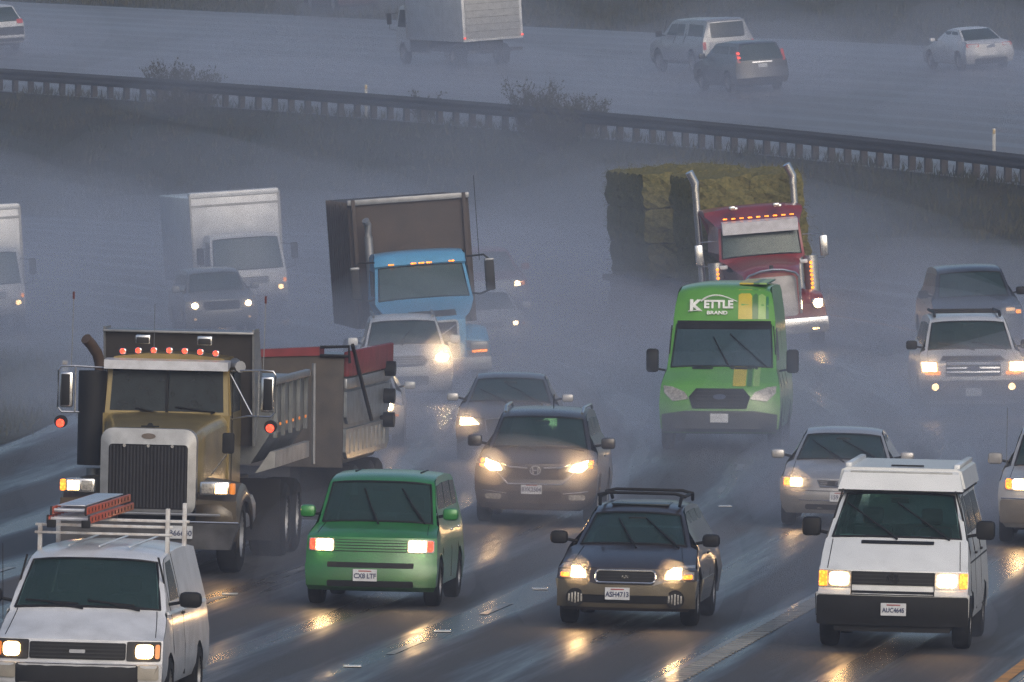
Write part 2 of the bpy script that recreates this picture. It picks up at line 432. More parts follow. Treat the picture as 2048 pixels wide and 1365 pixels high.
# ------------------------------------------------------------------ ground, roads, markings
YS = [-40, 0, 40] + [70 + 4 * i for i in range(60)] + [310 + 5 * i for i in range(50)] + [580 + 40 * i for i in range(9)]
def ribbon(name, us, ys, dz, m, kind='structure', bumpf=None, parent=None):
    vs = []; uv = []
    for y in ys:
        for u in us:
            p = P(u, y, dz)
            if bumpf: p.z += bumpf(u, y)
            vs.append(p); uv.append((u, y))
    n = len(us)
    fs = [(i*n+k, i*n+k+1, (i+1)*n+k+1, (i+1)*n+k) for i in range(len(ys)-1) for k in range(n-1)]
    me = bpy.data.meshes.new(name); me.from_pydata(vs, [], fs); me.materials.append(m)
    l = me.uv_layers.new(name='lane'); 
    for lp in me.loops: l.data[lp.index].uv = uv[lp.vertex_index]
    me.polygons.foreach_set('use_smooth', [True]*len(me.polygons))
    o = link(name, me, parent)
    if kind: o['kind'] = kind
    return o
def road_mat(name, c1, c2, rlo, rhi, spec=.27):
    m = bpy.data.materials.new(name); m.use_nodes = True; t = m.node_tree; b = t.nodes['Principled BSDF']; N = t.nodes.new; L = t.links.new
    uv = N('ShaderNodeUVMap'); uv.uv_map = 'lane'
    sx = N('ShaderNodeSeparateXYZ'); L(uv.outputs[0], sx.inputs[0])
    # wheel paths: two per lane
    a = N('ShaderNodeMath'); a.operation = 'MULTIPLY'; a.inputs[1].default_value = 2*PI/1.85; L(sx.outputs[0], a.inputs[0])
    a2 = N('ShaderNodeMath'); a2.operation = 'COSINE'; L(a.outputs[0], a2.inputs[0])
    mp = N('ShaderNodeMapping'); mp.inputs['Scale'].default_value = (1.3, .035, 1); L(uv.outputs[0], mp.inputs[0])
    n1 = N('ShaderNodeTexNoise'); n1.inputs['Scale'].default_value = 1.0; n1.inputs['Detail'].default_value = 6; n1.inputs['Roughness'].default_value = .62; L(mp.outputs[0], n1.inputs['Vector'])
    n2 = N('ShaderNodeTexNoise'); n2.inputs['Scale'].default_value = 9; n2.inputs['Detail'].default_value = 5; L(uv.outputs[0], n2.inputs['Vector'])
    s = N('ShaderNodeMath'); s.operation = 'MULTIPLY_ADD'; s.inputs[1].default_value = -.15; L(a2.outputs[0], s.inputs[0]); L(n1.outputs[0], s.inputs[2])
    mr = N('ShaderNodeMapRange'); mr.inputs[1].default_value = .36; mr.inputs[2].default_value = .60; L(s.outputs[0], mr.inputs[0])
    mx = N('ShaderNodeMix'); mx.data_type = 'RGBA'; mx.inputs[6].default_value = (*c1, 1); mx.inputs[7].default_value = (*c2, 1); L(mr.outputs[0], mx.inputs[0])
    L(mx.outputs[2], b.inputs['Base Color'])
    r = N('ShaderNodeMapRange'); r.inputs[3].default_value = rlo; r.inputs[4].default_value = rhi; L(mr.outputs[0], r.inputs[0])
    L(r.outputs[0], b.inputs['Roughness'])
    bp = N('ShaderNodeBump'); bp.inputs['Strength'].default_value = .25; bp.inputs['Distance'].default_value = .015; L(n2.outputs[0], bp.inputs['Height']); L(bp.outputs[0], b.inputs['Normal']); b.inputs['Specular IOR Level'].default_value = spec
    return m
ASPH = road_mat('wet_asphalt', (.017, .0165, .017), (.056, .054, .054), .27, .70)
PALEROAD = road_mat('pale_wet_road', (.11, .11, .115), (.18, .18, .19), .35, .6)  # upper road: base colour lightened to stand in for bright wet reflection
GRASS = mat('winter_grass', (.045, .038, .018), .9, nscale=.5, noise=.3, bump=.6, bscale=5, col2=(.028, .034, .018), spec=.1)
GRASSBLADE = mat('grass_blades', (.07, .062, .03), .9, nscale=.3, noise=.3, col2=(.032, .04, .018), spec=.1)
def bumps(u, y):
    if 14.5 < u < 21.4 or u > 53 or u < -30: return .10*math.sin(u*1.9+y*.31)+.08*math.sin(y*.77-u*.6)
    return 0
US = [-160, -110, -70, -40, -30, -24, -20, -16, -13.4] + [-13+3*i for i in range(9)] + [14, 14.8, 15.6, 16.6, 17.6, 18.6, 19.6, 20.6, 21.45, 26, 31, 36, 41, 46, 50, 52, 54, 58, 64, 72, 84, 100, 120]
ribbon('terrain', US, YS, -.04, GRASS, bumpf=bumps)
ribbon('road', [-40, -30, -24, -20, -16, -13.4]+[-13+3*i for i in range(9)]+[14], YS[:-6], 0, ASPH)
ribbon('upper_road', [21.55, 26, 31, 36, 41, 46, 50], YS[:-6], .01, PALEROAD)
MARK = mat('lane_paint_white', (.22, .22, .22), .4, coat=.2, nscale=3, noise=.25)
MARKY = mat('lane_paint_yellow', (.62, .27, .03), .6, coat=.0, nscale=3, noise=.2)
def stripe(name, u, y0, y1, wd, m, dz=.008, step=3):
    n = max(1, int((y1-y0)/step)); return ribbon(name, [u-wd/2, u+wd/2], [y0+(y1-y0)*i/n for i in range(n+1)], dz, m)
stripe('yellow_edge_line', 7.4, 90, 300, .16, MARKY)
0 and stripe('white_edge_line', -11.6, 90, 228, .12, MARK)
def lane_dashes(name, u, starts, ln=3.0, wd=.11, dz=.008):
    vs, fs, uv = [], [], []
    for y0 in starts:
        k = len(vs)
        for i in range(4):
            y = y0+ln*i/3
            vs += [P(u-wd/2, y, dz), P(u+wd/2, y, dz)]
        fs += [(k+2*i, k+2*i+1, k+2*i+3, k+2*i+2) for i in range(3)]
    me = bpy.data.meshes.new(name); me.from_pydata(vs, [], fs); me.materials.append(MARK); o = link(name, me); o['kind'] = 'structure'; return o
lane_dashes('lane_line', 0, [141-9.7, 141, 150.6, 162.3, 172, 190, 200, 210, 220, 230, 240, 250, 260, 270, 280, 290])
lane_dashes('lane_line', -3.7, [141+9.7*k-9.7*2 for k in range(16)])
lane_dashes('lane_line', -7.4, [138+9.7*k-9.7*2 for k in range(16)])
lane_dashes('lane_line', -15.2, [230+9.7*k for k in range(12)])
# the profiled stripe: a thin white line with raised ribs
stripe('rumble_stripe_line', 3.7-.13, 90, 185, .08, MARK)
mb = MB()
y = 100
while y < 180:
    a = .26
    p = [P(3.62, y, .006), P(3.62+a, y, .006), P(3.62+a, y+.16, .006), P(3.62, y+.16, .006)]
    q = [v + Vector((0, .0, .014)) for v in p]
    mb.hexa(p+q); y += .42
o = mb.build('rumble_stripe_ribs', MARK); tag(o, kind='structure')
for u in (23.4, 27.1, 30.8, 34.5, 38.2, 48.6):
    if u in (23.4, 48.6): stripe('upper_edge_line', u, 300, 560, .16, MARK, .02)
    else: lane_dashes('upper_lane_line', u, [300+9.7*k for k in range(27)], 3.4, .13, .022)
# raised pavement markers
mk = MB().box(-.07, .07, -.05, .05, 0, .02, .008).mesh('road_marker', mat('marker_ceramic', (.75, .75, .73), .2, coat=.5, emis=None))
for px, py, where in ((705, 1335, 'nearest, at the bottom between van and camper'), (885, 1265, 'right of the green car front wheel'), (1080, 1180, 'just left of the black wagon'),
                      (1450, 1015, 'beyond the black wagon, left of the silver sedan'), (460, 1190, 'between the white van and the green car')):
    y, x, u, z = hit(px, py)
    o = link('road_marker', mk, None, (x, y, z+.005)); o.scale = (1.5, 2.6, 1)
    tag(o, 'small white raised road marker ' + where, 'road marker', 'raised road markers along the lane lines')

# grass wedge left of the lanes
def ub(y): return -13.1 + 2.7 * smooth(228, 292, y)
def verge_h(v, y): return .5*smooth(0, 5, v)*smooth(304, 286, y)
vs = []; VY = [100+4*i for i in range(50)]+[299, 301.5, 303.5]; VV = [0, .6, 1.4, 2.4, 3.6, 5, 7, 10, 14, 20, 30]
for y in VY:
    for v in VV: vs.append(P(ub(y)-v, y, .02+verge_h(v, y)+(.06*math.sin(v*3+y*.9)*smooth(0, 2, v)*smooth(304, 296, y))))
nn = len(VV)
o = MB().add(vs, [(i*nn+k, i*nn+k+1, (i+1)*nn+k+1, (i+1)*nn+k) for i in range(len(VY)-1) for k in range(nn-1)], True).build('grass_verge', GRASS); o['kind'] = 'structure'
def tufts(name, pts, m, hmin=.15, hmax=.5, blades=5, spread=.18):
    vs, fs = [], []
    for p in pts:
        for b in range(blades):
            a = random.uniform(0, 2*PI); h = random.uniform(hmin, hmax); q = p+Vector((random.gauss(0, spread), random.gauss(0, spread), -.03))
            d = Vector((math.cos(a), math.sin(a), 0)); lean = Vector((random.gauss(0, .3), random.gauss(0, .3), 1))*h
            k = len(vs); ww = random.uniform(.012, .03); vs += [q-d*ww, q+d*ww, q+lean*.6+d*ww*.6, q+lean]
            fs += [(k, k+1, k+2), (k, k+2, k+3)]
    me = bpy.data.meshes.new(name); me.from_pydata(vs, [], fs); me.materials.append(m); o = link(name, me); o['kind'] = 'stuff'; return o
pts = []
for i in range(11000):
    y = random.uniform(285, 520); u = random.uniform(14.1, 22.2)
    if random.random() < (.35+.65*math.sin(y*.21+u*.8)**2): pts.append(P(u, y))
tag(tufts('grass', pts, GRASSBLADE, .12, .42), 'rank winter grass on the bank below the guardrail', 'grass')
pts = []
for i in range(4500):
    y = random.uniform(190, 302); v = random.uniform(.3, 12); pts.append(P(ub(y)-v, y, verge_h(v, y)))
tag(tufts('grass', pts, GRASSBLADE, .08, .3), 'dark short grass on the verge left of the dump truck', 'grass')
pts = []
for i in range(3500):
    y = random.uniform(420, 600); u = 50.3+abs(random.gauss(0, 8)); pts.append(P(u, y))
tag(tufts('grass', pts, GRASSBLADE, .2, .5), 'dark grass on the far side of the upper road', 'grass')

# ------------------------------------------------------------------ guardrail
GALV = mat('weathered_rail_steel', (.05, .046, .045), .7, .1, spec=.2, nscale=2, noise=.25, col2=(.05, .04, .035))
WOODP = mat('dark_timber_post', (.045, .036, .03), .85, bump=.4)
gr = thing('guardrail', 'long dark steel guardrail on timber posts along the upper road', 'guardrail')
gy = [326+1.0*i for i in range(170)]
RU = 21.6
prof = [(0, .88), (-.03, .83), (-.085, .79), (-.085, .74), (-.02, .69), (-.02, .65), (-.085, .60), (-.085, .55), (-.03, .50), (0, .46)]
vs, fs = [], []
for y in gy:
    t = Vector((1, -dxc(y), 0)).normalized()
    for a, h in prof: vs.append(P(RU, y, h)+t*a)
    for a, h in prof[::-1]: vs.append(P(RU, y, h)+t*(a+.02))
n = 2*len(prof)
for i in range(len(gy)-1):
    for k in range(n): fs.append((i*n+k, i*n+(k+1) % n, (i+1)*n+(k+1) % n, (i+1)*n+k))
MB().add(vs, fs).build('rail_beam', GALV, gr)
pm = MB().box(-.10, .10, -.10, .10, -.4, .84, .01).mesh('rail_post', WOODP)
bmsh = MB().box(-.06, .06, -.09, .09, .44, .86, .01).mesh('rail_block', WOODP)
y = 328.
while y < 494:
    p = P(RU+.20, y); o = link('rail_post', pm, gr, p); o.rotation_euler.z = -math.atan(dxc(y))
    o = link('rail_block', bmsh, o, (-.12, 0, 0))
    y += 1.905*math.cos(math.atan(dxc(y)))
GALVL = mat('pale_post', (.42, .43, .42), .5)
for px, py, wd, lab, um in ((732, 236, .1, 'thin pale delineator post standing at the middle of the guardrail', 20.5), (1988, 336, .1, 'thin pale delineator post at the right end of the guardrail', 20.5), (130, 790, .13, 'short pale marker post on the grass left of the dump truck', None)):
    y, x, u, z = hit(px, py, umin=um)
    t = thing('delineator_post', lab, 'post'); t.location = (x, y, z)
    B('post', GALVL, t, -wd/2, wd/2, -.02, .02, -.1, 1.15 if um else .75, .01)
    B('reflector', mat('amber_reflector', (.4, .3, .15), .3), t, -wd*.4, wd*.4, -.035, -.02, (1.0 if um else .62), (1.12 if um else .72), .005)

# ------------------------------------------------------------------ bare shrubs by the rail
TWIG = mat('bare_twigs', (.05, .042, .034), .9)
LEAFB = mat('withered_leaves', (.06, .05, .03), .9, col2=(.04, .045, .02))
def shrub(px, py, h, wd, lab, seed, um=21.8, n=60):
    rnd = random.Random(seed); y, x, u, z = hit(px, py, umin=um)
    t = thing('shrub', lab, 'shrub', 'bare shrubs along the guardrail'); t.location = (x, y, z)
    mb = MB(); lv, lf = [], []
    for i in range(n):
        a = rnd.uniform(0, 2*PI); r0 = rnd.uniform(0, .35)*wd; hh = h*rnd.uniform(.45, 1)
        p = Vector((math.cos(a)*r0, math.sin(a)*r0*.6, -.1)); d = Vector((math.cos(a)*.35*wd/h, math.sin(a)*.3, 1)); pts = [p]
        for k in range(5):
            d = (d+Vector((rnd.gauss(0, .14), rnd.gauss(0, .14), rnd.gauss(0, .05)))).normalized(); p = p+d*hh/5; pts.append(p)
            if k > 0:
                for j in range(3):
                    e = (d+Vector((rnd.gauss(0, .6), rnd.gauss(0, .6), rnd.gauss(0, .25)))).normalized(); L = hh*rnd.uniform(.12, .28)
                    mb.tube([p, p+e*L*.5, p+e*L+Vector((0, 0, L*.2))], .007, 3, .003)
                    for q in range(3):
                        c = p+e*L*rnd.random(); s_ = rnd.uniform(.02, .045); v = Vector((rnd.gauss(0, 1), rnd.gauss(0, 1), rnd.gauss(0, 1))).normalized()*s_; w_ = v.orthogonal()*.7; kk = len(lv)
                        lv += [c-v, c+w_, c+v, c-w_]; lf.append((kk, kk+1, kk+2, kk+3))
        mb.tube(pts, .016, 4, .006)
    mb.build('stems', TWIG, t); o = MB().add(lv, lf).build('leaves', LEAFB, t); o['kind'] = 'stuff'
shrub(335, 195, 1.35, 1.6, 'bare bushy shrub on the left behind the guardrail, left one of a pair', 3)
shrub(395, 200, 1.2, 1.5, 'bare bushy shrub on the left behind the guardrail, right one of a pair', 4)
shrub(850, 238, 1.0, 1.0, 'small thin bare shrub under the white box truck', 5, n=26)
shrub(1062, 262, 1.7, 1.5, 'tall bare shrub right of the white box truck, taller left stems', 6)
shrub(1120, 268, 1.4, 1.5, 'bare shrub in the middle of the clump by the rail gap', 8)
shrub(1172, 272, 1.3, 1.1, 'bare shrub at the right end of the clump by the rail', 9)
shrub(1105, 300, 1.3, 2.0, 'low wide bare shrub in front of the rail hiding its posts', 10, um=20, n=90)
shrub(370, 225, .9, 2.4, 'low wide bare shrub hiding the rail posts on the left', 12, um=20, n=80)

# ------------------------------------------------------------------ haze and road spray
def vol(name, dens, col, aniso=.35, absn=0):
    m = bpy.data.materials.new(name); m.use_nodes = True; t = m.node_tree; t.nodes.remove(t.nodes['Principled BSDF'])
    v = t.nodes.new('ShaderNodeVolumePrincipled'); v.inputs['Density'].default_value = dens; v.inputs['Color'].default_value = (*col, 1); v.inputs['Anisotropy'].default_value = aniso
    t.links.new(v.outputs[0], t.nodes['Material Output'].inputs['Volume']); return m
o = MB().box(-470, 330, -60, 960, -5, 24).build('haze', vol('haze_air', HAZE_DENSITY, (.86, .88, 1.0))); o['kind'] = 'stuff'
SPRAY_N = [0]; VM = {}
def spray(x, y, z, rx, ry, rz, dens, yaw=None, seed=0):
    """a soft lobe of road spray, or of mist added as a headlamp halo; optical depth through it is about 2*r*density"""
    key = round(dens, 4)
    if key not in VM: VM[key] = vol('spray_mist_%d' % len(VM), dens, (.88, .90, 1.0), .4)
    if 'sph' not in MESHC:
        bm = bmesh.new(); bmesh.ops.create_icosphere(bm, subdivisions=3, radius=1); ME = []
        for q in range(3):
            rnd = random.Random(q); bb = bm.copy(); ph = [rnd.uniform(0, 6) for _ in range(6)]
            for v in bb.verts:
                c = v.co.copy(); v.co *= 1+.10*math.sin(3*c.x+ph[0])*math.sin(4*c.y+ph[1])+.08*math.sin(5*c.z+ph[2]+3*c.x)
            me = bpy.data.meshes.new('spray_cloud'); bb.to_mesh(me); ME.append(me); me.polygons.foreach_set('use_smooth', [True]*len(me.polygons))
        MESHC['sph'] = ME
    me = MESHC['sph'][seed % 3].copy(); me.materials.append(VM[key])
    o = link('spray_cloud', me, None, (x, y, z)); o.scale = (rx, ry, rz); o.rotation_euler.z = -math.atan(dxc(y)) if yaw is None else yaw
    o['kind'] = 'stuff'; return o

# ------------------------------------------------------------------ vehicle details shared by many builders
PLUMES = []
FRONTS = []
def lights(body, housing, bulb, power=8, gm=None, signal=None, sig_m=None, sides=(-1, 1), hm=None, off=.014):
    gm = gm or HEAD
    for sx in sides:
        f = (lambda p: p) if sx > 0 else mir
        h = body.patch('headlight', f(housing), hm or LENS, off, .03, .06)
        if bulb:
            body.patch('bulb', f(bulb), gm, off+.018, .002, .05, parent=h)
            cx = sum(p[0] for p in bulb)/len(bulb)*sx; cz = sum(p[1] for p in bulb)/len(bulb)
            if power: FRONTS.append((body.root, cx, cz, power))
            if power: lamp(body.root, cx, body.F(cx, cz)-off-.07, cz, power)
        if signal: body.patch('turn_signal', f(signal), sig_m or AMBER, off+.019, .002, .05, parent=h)
def seams(body, L, belt, doors, pm=BLACK, sill=.3):
    for sg in (-1, 1):
        for y in doors:
            body.side('door_seam', [(y, sill+.02), (y+.018, sill+.02), (y+.018, belt), (y, belt)], BLACK, .003, sg)
def handle(body, y, z, m=BLACK):
    for sg in (-1, 1):
        x = sg*(body.W(z)+.01); B('door_handle', m, body.root, min(x, x+sg*.03), max(x, x+sg*.03), y, y+.17, z, z+.03, .01)
def side_windows(body, quads, m=None):
    for sg in (-1, 1):
        for q in quads: body.side('side_window', q, m or DGLASS, .006, sg)
def under(root, W, L, z0=.2, z1=.55, y0=.35):
    B('underbody', BLACK, root, -W+.22, W-.22, y0, L-.3, z0, z1, .04)
def hoodlines(body, xf, zf, xr, zr_):
    for sx in (-1, 1): body.line('hood_seam', [(sx*xf, zf), (sx*xr, zr_)], BLACK, .005, .002)

def std_rows(k, W, H, dz=0.):
    if k == 'sedan':
        s = H/1.42
        rows = [(.20, .10, W-.10, .16, 0), (.28, .03, W-.04, .2, 0), (.42, 0, W-.01, .24, 0), (.56, .0, W, .25, .0), (.62, .04, W-.005, .25, .0), (.72, .09, W-.01, .26, .02),
                (.78, .22, W-.04, .26, .05), (.86, .55, W-.05, .22, .05), (.92, .85, W-.06, .15, .05), (.955, 1.08, W-.08, .1, .04),
                (.98, 1.16, W-.16, .10, .03), (1.15, 1.45, W-.22, .12, .03), (1.335, 1.80, W-.30, .14, .04), (1.385, 1.95, W-.33, .12, .04)]
        top = [(2.3, 1.42), (2.7, 1.425), (3.05, 1.40)]
        rear = [(1.36, 3.25, .08), (1.2, 3.6, .1), (1.02, 3.92, .1), (1.0, 4.1, .1), (.97, 4.5, .14), (.88, 4.66, .2), (.6, 4.72, .2), (.5, 4.74, .2), (.25, 4.62, .16)]
        ws, rw = (.98, 1.335), (1.02, 1.36)
    else:
        s = H/1.70
        rows = [(.24, .12, W-.12, .14, 0), (.34, .03, W-.04, .18, 0), (.50, 0, W-.01, .2, 0), (.66, .0, W, .22, .0), (.78, .05, W, .22, .0), (.92, .10, W-.01, .24, .02),
                (.98, .22, W-.03, .24, .05), (1.04, .50, W-.04, .20, .05), (1.09, .80, W-.05, .15, .05), (1.12, 1.0, W-.07, .1, .04),
                (1.14, 1.06, W-.15, .10, .03), (1.35, 1.36, W-.20, .12, .03), (1.58, 1.68, W-.27, .12, .04), (1.635, 1.82, W-.29, .10, .04)]
        top = [(2.4, 1.68), (3.2, 1.70), (3.9, 1.68), (4.2, 1.65)]
        rear = [(1.60, 4.32, .08), (1.3, 4.48, .08), (1.08, 4.58, .08), (1.0, 4.60, .1), (.7, 4.64, .14), (.5, 4.70, .14), (.3, 4.62, .14)]
        ws, rw = (1.14, 1.58), (1.08, 1.60)
    f = lambda z: z*s+dz
    rows = [(f(a), b, c, d, e) for a, b, c, d, e in rows]; top = [(a, f(b)) for a, b in top]; rear = [(f(a), b, c) for a, b, c in rear]
    return rows, top, rear, tuple(map(f, ws)), tuple(map(f, rw)), s

def common(root, kind, W, H, pm, wr=.33, wy=(.85, 3.6), dark_glass=False, inter=True, mir_m=None, wind=True, rimm=RIM):
    rows, top, rear, ws, rw, s = std_rows(kind, W, H)
    b = Body(root, rows, top, rear, pm, wy, wr, .26 if kind == 'sedan' else .34, ws=ws, rw=rw)
    b.s = s
    b.windshield(GLASS)
    w0, w1 = b.W(rw[0])*.9, b.W(rw[1])*.86
    b.patch('rear_window', [(-w0, rw[0]), (w0, rw[0]), (w1, rw[1]), (-w1, rw[1])], GLASS, .006, .004, .3, rear=True)
    if inter: interior(b, ws[0], 1.1, ws[1], W-.3)
    under(root, W, rear[-1][1], .2, .6)
    wheels(root, wy, W-.12, wr, .21, rimm)
    zt = ws[1]
    if kind == 'sedan':
        side_windows(b, [[(1.55*1, ws[0]+.04), (2.55, ws[0]+.05), (2.5, zt-.02), (1.98, zt-.03)], [(2.62, ws[0]+.05), (3.5, ws[0]+.08), (3.1, zt-.04), (2.6, zt-.02)]])
        seams(b, 4.7, ws[0], (1.35, 2.58, 3.4)); hoodlines(b, W-.16, .74*s, W-.2, .94*s)
        mirror(root, W-.02, 1.42, ws[0]-.02, .20, .14, mir_m or pm)
    else:
        side_windows(b, [[(1.5, ws[0]+.04), (2.45, ws[0]+.05), (2.42, zt-.03), (1.86, zt-.05)], [(2.52, ws[0]+.05), (3.35, ws[0]+.06), (3.3, zt-.03), (2.5, zt-.03)], [(3.45, ws[0]+.08), (4.25, ws[0]+.1), (4.1, zt-.06), (3.42, zt-.04)]])
        seams(b, 4.6, ws[0], (1.3, 2.48, 3.38)); hoodlines(b, W-.16, .96*s, W-.2, 1.10*s)
        mirror(root, W-.02, 1.36, ws[0]-.02, .21, .17, mir_m or pm)
    handle(b, 2.2, ws[0]-.16, pm)
    return b

# ================================================================== white work van with ladder rack
r = thing('work_van', 'white work van with an orange ladder on its roof rack, bottom left', 'van')
W = .98
pw = paint('white', (.66, .68, .72), .42)
rows = [(.36, .10, W-.06, .10, 0), (.40, .0, W-.02, .12, 0), (.62, .0, W-.01, .12, 0), (.64, .06, W-.02, .12, 0), (.90, .12, W-.02, .14, 0),
        (.95, .20, W-.03, .16, .03), (1.04, .42, W-.04, .14, .05), (1.17, .74, W-.06, .10, .05), (1.21, .84, W-.09, .08, .04),
        (1.24, .88, W-.08, .08, .03), (1.50, 1.16, W-.14, .10, .03), (1.76, 1.48, W-.21, .12, .04), (1.82, 1.62, W-.22, .12, .06)]
b = Body(r, rows, [(2.3, 1.87), (3.2, 1.89), (4.2, 1.88), (4.65, 1.85)], [(1.80, 4.72, .05), (1.2, 4.78, .05), (.5, 4.82, .05), (.36, 4.78, .05)], pw, (.98, 3.8), .34, .36, ws=(1.24, 1.76))
b.windshield()
interior(b, 1.24, .9, 1.76, .72)
lights(b, rr(.56, .67, .94, .89, .02), rr(.66, .70, .86, .86, .05), 10, HEAD, rr(.88, .70, .93, .86, .02), AMBERDIM, hm=DARK)
g = b.patch('grille', rr(-.55, .68, .55, .87, .02), BLACK, .012)
for i in range(4): b.patch('grille_slat', rr(-.53, .70+.042*i, .53, .715+.042*i, .005), DARK, .022, .01, .3, parent=g)
b.patch('badge', rr(-.09, .75, .09, .79, .01), STEEL, .03, .01, .2, parent=g)
b.patch('bumper', rr(-.70, .36, .70, .63, .03), BLACK, .02, .05)
for sx in (-1, 1):
    q = rr(.70, .46, .93, .63, .02); b.patch('bumper_end', q if sx > 0 else mir(q), mat('tan_bumper', (.32, .29, .24), .5), .022, .04)
side_windows(b, [[(1.42, 1.30), (2.25, 1.30), (2.2, 1.74), (1.72, 1.72)]]); seams(b, 4.8, 1.8, (1.3, 2.36), sill=.4); handle(b, 2.1, 1.12)
for sx in (-1, 1): b.side('belt_moulding', [(1.0, 1.16), (4.6, 1.16), (4.6, 1.19), (1.0, 1.19)], pw, .02, sx)
hoodlines(b, .86, .93, .80, 1.20)
under(r, W, 4.8, .22, .6); wheels(r, (.98, 3.8), .86, .34, .22)
mirror(r, W+.04, 1.12, 1.24, .26, .18, BLACK, .16, round_=.06)
wiper(b, (-.10, 1.27), (-.72, 1.30)); wiper(b, (.55, 1.26), (.0, 1.31))
MB().tube([(-.93, .62, 1.08), (-.95, .62, 1.95)], .005, 5).build('antenna', BLACK, r)
for k in range(3):
    MB().tube([(-.35+.35*k, 1.9, 1.885), (-.35+.35*k, 4.6, 1.895)], .012, 4).build('roof_rib', pw, r)
rk = MB().box(-.80, .80, 2.28, 2.34, 2.085, 2.12, .01)
rackm = mat('rack_white', (.58, .59, .60), .45, noise=.1, nscale=9, col2=(.40, .36, .33))
ro = thing('x', 'x', 'x'); bpy.data.objects.remove(ro)
rack = rk.build('roof_rack', rackm, r)
for yy in (2.25, 3.9):
    for sx in (-1, 1): MB().box(sx*.74-.025, sx*.74+.025, yy, yy+.06, 1.78, 2.32 if sx > 0 else 2.12, .008).build('rack_upright', rackm, rack)
MB().box(-.80, .80, 3.9, 3.96, 2.085, 2.12, .01).build('rack_bar', rackm, rack)
MB().box(-.80, .80, 2.235, 2.27, 2.0, 2.03, .01).build('rack_bar', rackm, rack)
put(r, 150, 1440, .935)
vanroot = r
# the ladder lying on the rack
OR = mat('orange_fibreglass', (.58, .085, .025), .45, noise=.2)
ALU = mat('ladder_aluminium', (.62, .64, .68), .35, .5)
ld = thing('extension_ladder', 'orange fibreglass extension ladder lying on the roof rack of the white work van', 'ladder')
for zz, x0, x1 in ((0, -.60, -.12), (.10, -.56, -.16)):
    for x in (x0, x1):
        o = MB().box(x-.015, x+.015, 1.5, 5.6, zz, zz+.085, .006).build('ladder_rail', OR, ld)
        MB().box(x-.012, x+.012, 1.48, 1.56, zz-.01, zz+.095, .01).build('rail_end_cap', DARK, o)
    for k in range(13):
        o = MB().tube([(x0-.01, 1.66+.305*k, zz+.045), (x1+.01, 1.66+.305*k, zz+.045)], .02, 8).build('rung', ALU, ld)
        MB().tube([(x1+.008, 1.66+.305*k, zz+.045), (x1+.021, 1.66+.305*k, zz+.045)], .024, 8).build('rung_hole', BLACK, o)  # black disc colours in the shade of the hollow rung end
B('ladder_foot', BLACK, ld, -.6, -.5, 1.42, 1.5, -.05, .04, .01); B('ladder_foot', BLACK, ld, -.2, -.1, 1.42, 1.5, -.05, .04, .01)
B('pale_top_strip', ALU, ld, -.52, -.20, 1.75, 5.3, .19, .2, .004)  # pale flat strip laid along the top of the ladder
ld.location = vanroot.matrix_basis @ Vector((0, .35, 2.14)); ld.rotation_euler = vanroot.rotation_euler; ld.scale = vanroot.scale

# ================================================================== gold dump truck
r = thing('dump_truck', 'gold conventional dump truck with tall dark radiator, roof lamps and steel bed', 'dump truck')
gold = paint('gold', (.27, .20, .065), .35, .25, .16)
golddk = paint('dark_gold', (.085, .062, .03), .45, .2, .2)  # darker, browner gold for the fenders
hoodM = MB()   # hood: loft of sections (y, halfwidth, ztop, zbottom)
secs = [(.22, .62, 1.84, .95), (.28, .66, 1.90, .95), (.7, .69, 1.95, .98), (1.2, .74, 2.0, 1.0), (1.7, .80, 2.05, 1.05), (2.0, .84, 2.07, 1.05)]
def hsec(y, w_, zt, zb, r_=.14):
    q = [(w_, zb), (w_, zt-r_)]+[(w_-r_+r_*math.cos(a), zt-r_+r_*math.sin(a)) for a in (PI/8, PI/4, 3*PI/8, PI/2)]+[(w_*.5, zt+.015), (0, zt+.02)]
    q = q+[(-a, c) for a, c in q[-2::-1]]; return [(a, y, c) for a, c in q]
L_ = [hsec(*s_) for s_ in secs]; n = len(L_[0]); vs = [v for q in L_ for v in q]
fs = [(i*n+k, i*n+k+1, (i+1)*n+k+1, (i+1)*n+k) for i in range(len(L_)-1) for k in range(n-1)]
MB().add(vs, fs, True).build('hood', gold, r)
# cab
cabo = MB(); c0, c1 = .86, .80
cabo.hexa([(-c0, 1.95, 1.0), (c0, 1.95, 1.0), (c0, 3.3, 1.0), (-c0, 3.3, 1.0), (-c0, 1.95, 2.06), (c0, 1.95, 2.06), (c0, 3.3, 2.06), (-c0, 3.3, 2.06)])
cabo.build('cab', gold, r)
MB().prism([(x*.82/.82, z) for x, z in [(-.86, 2.06), (.86, 2.06), (.82, 2.72), (.74, 2.82), (.3, 2.87), (-.3, 2.87), (-.74, 2.82), (-.82, 2.72)]], 2.12, 3.3, 'y').build('cab_roof', gold, r)
fr = MB()
fr.hexa([(-.84, 1.97, 2.03), (.84, 1.97, 2.03), (.84, 2.14, 2.03), (-.84, 2.14, 2.03), (-.80, 2.08, 2.74), (.80, 2.08, 2.74), (.80, 2.16, 2.74), (-.80, 2.16, 2.74)])
fr.build('windshield_frame', gold, r)
def quadpane(name, m, par, c, off=-.012, th=.01):
    c = [Vector(v) for v in c]; nn = (c[1]-c[0]).cross(c[3]-c[0]).normalized()
    if nn.y > 0: nn = -nn
    return MB().hexa([v+nn*(-off) for v in c]+[v-nn*th for v in c]).build(name, m, par)
wsm = mat('split_windshield', (.010, .017, .02), .22, bump=.15, bscale=50, noise=.3, spec=.3)
def wy_(z): return 1.97+(z-2.03)/(2.74-2.03)*.11
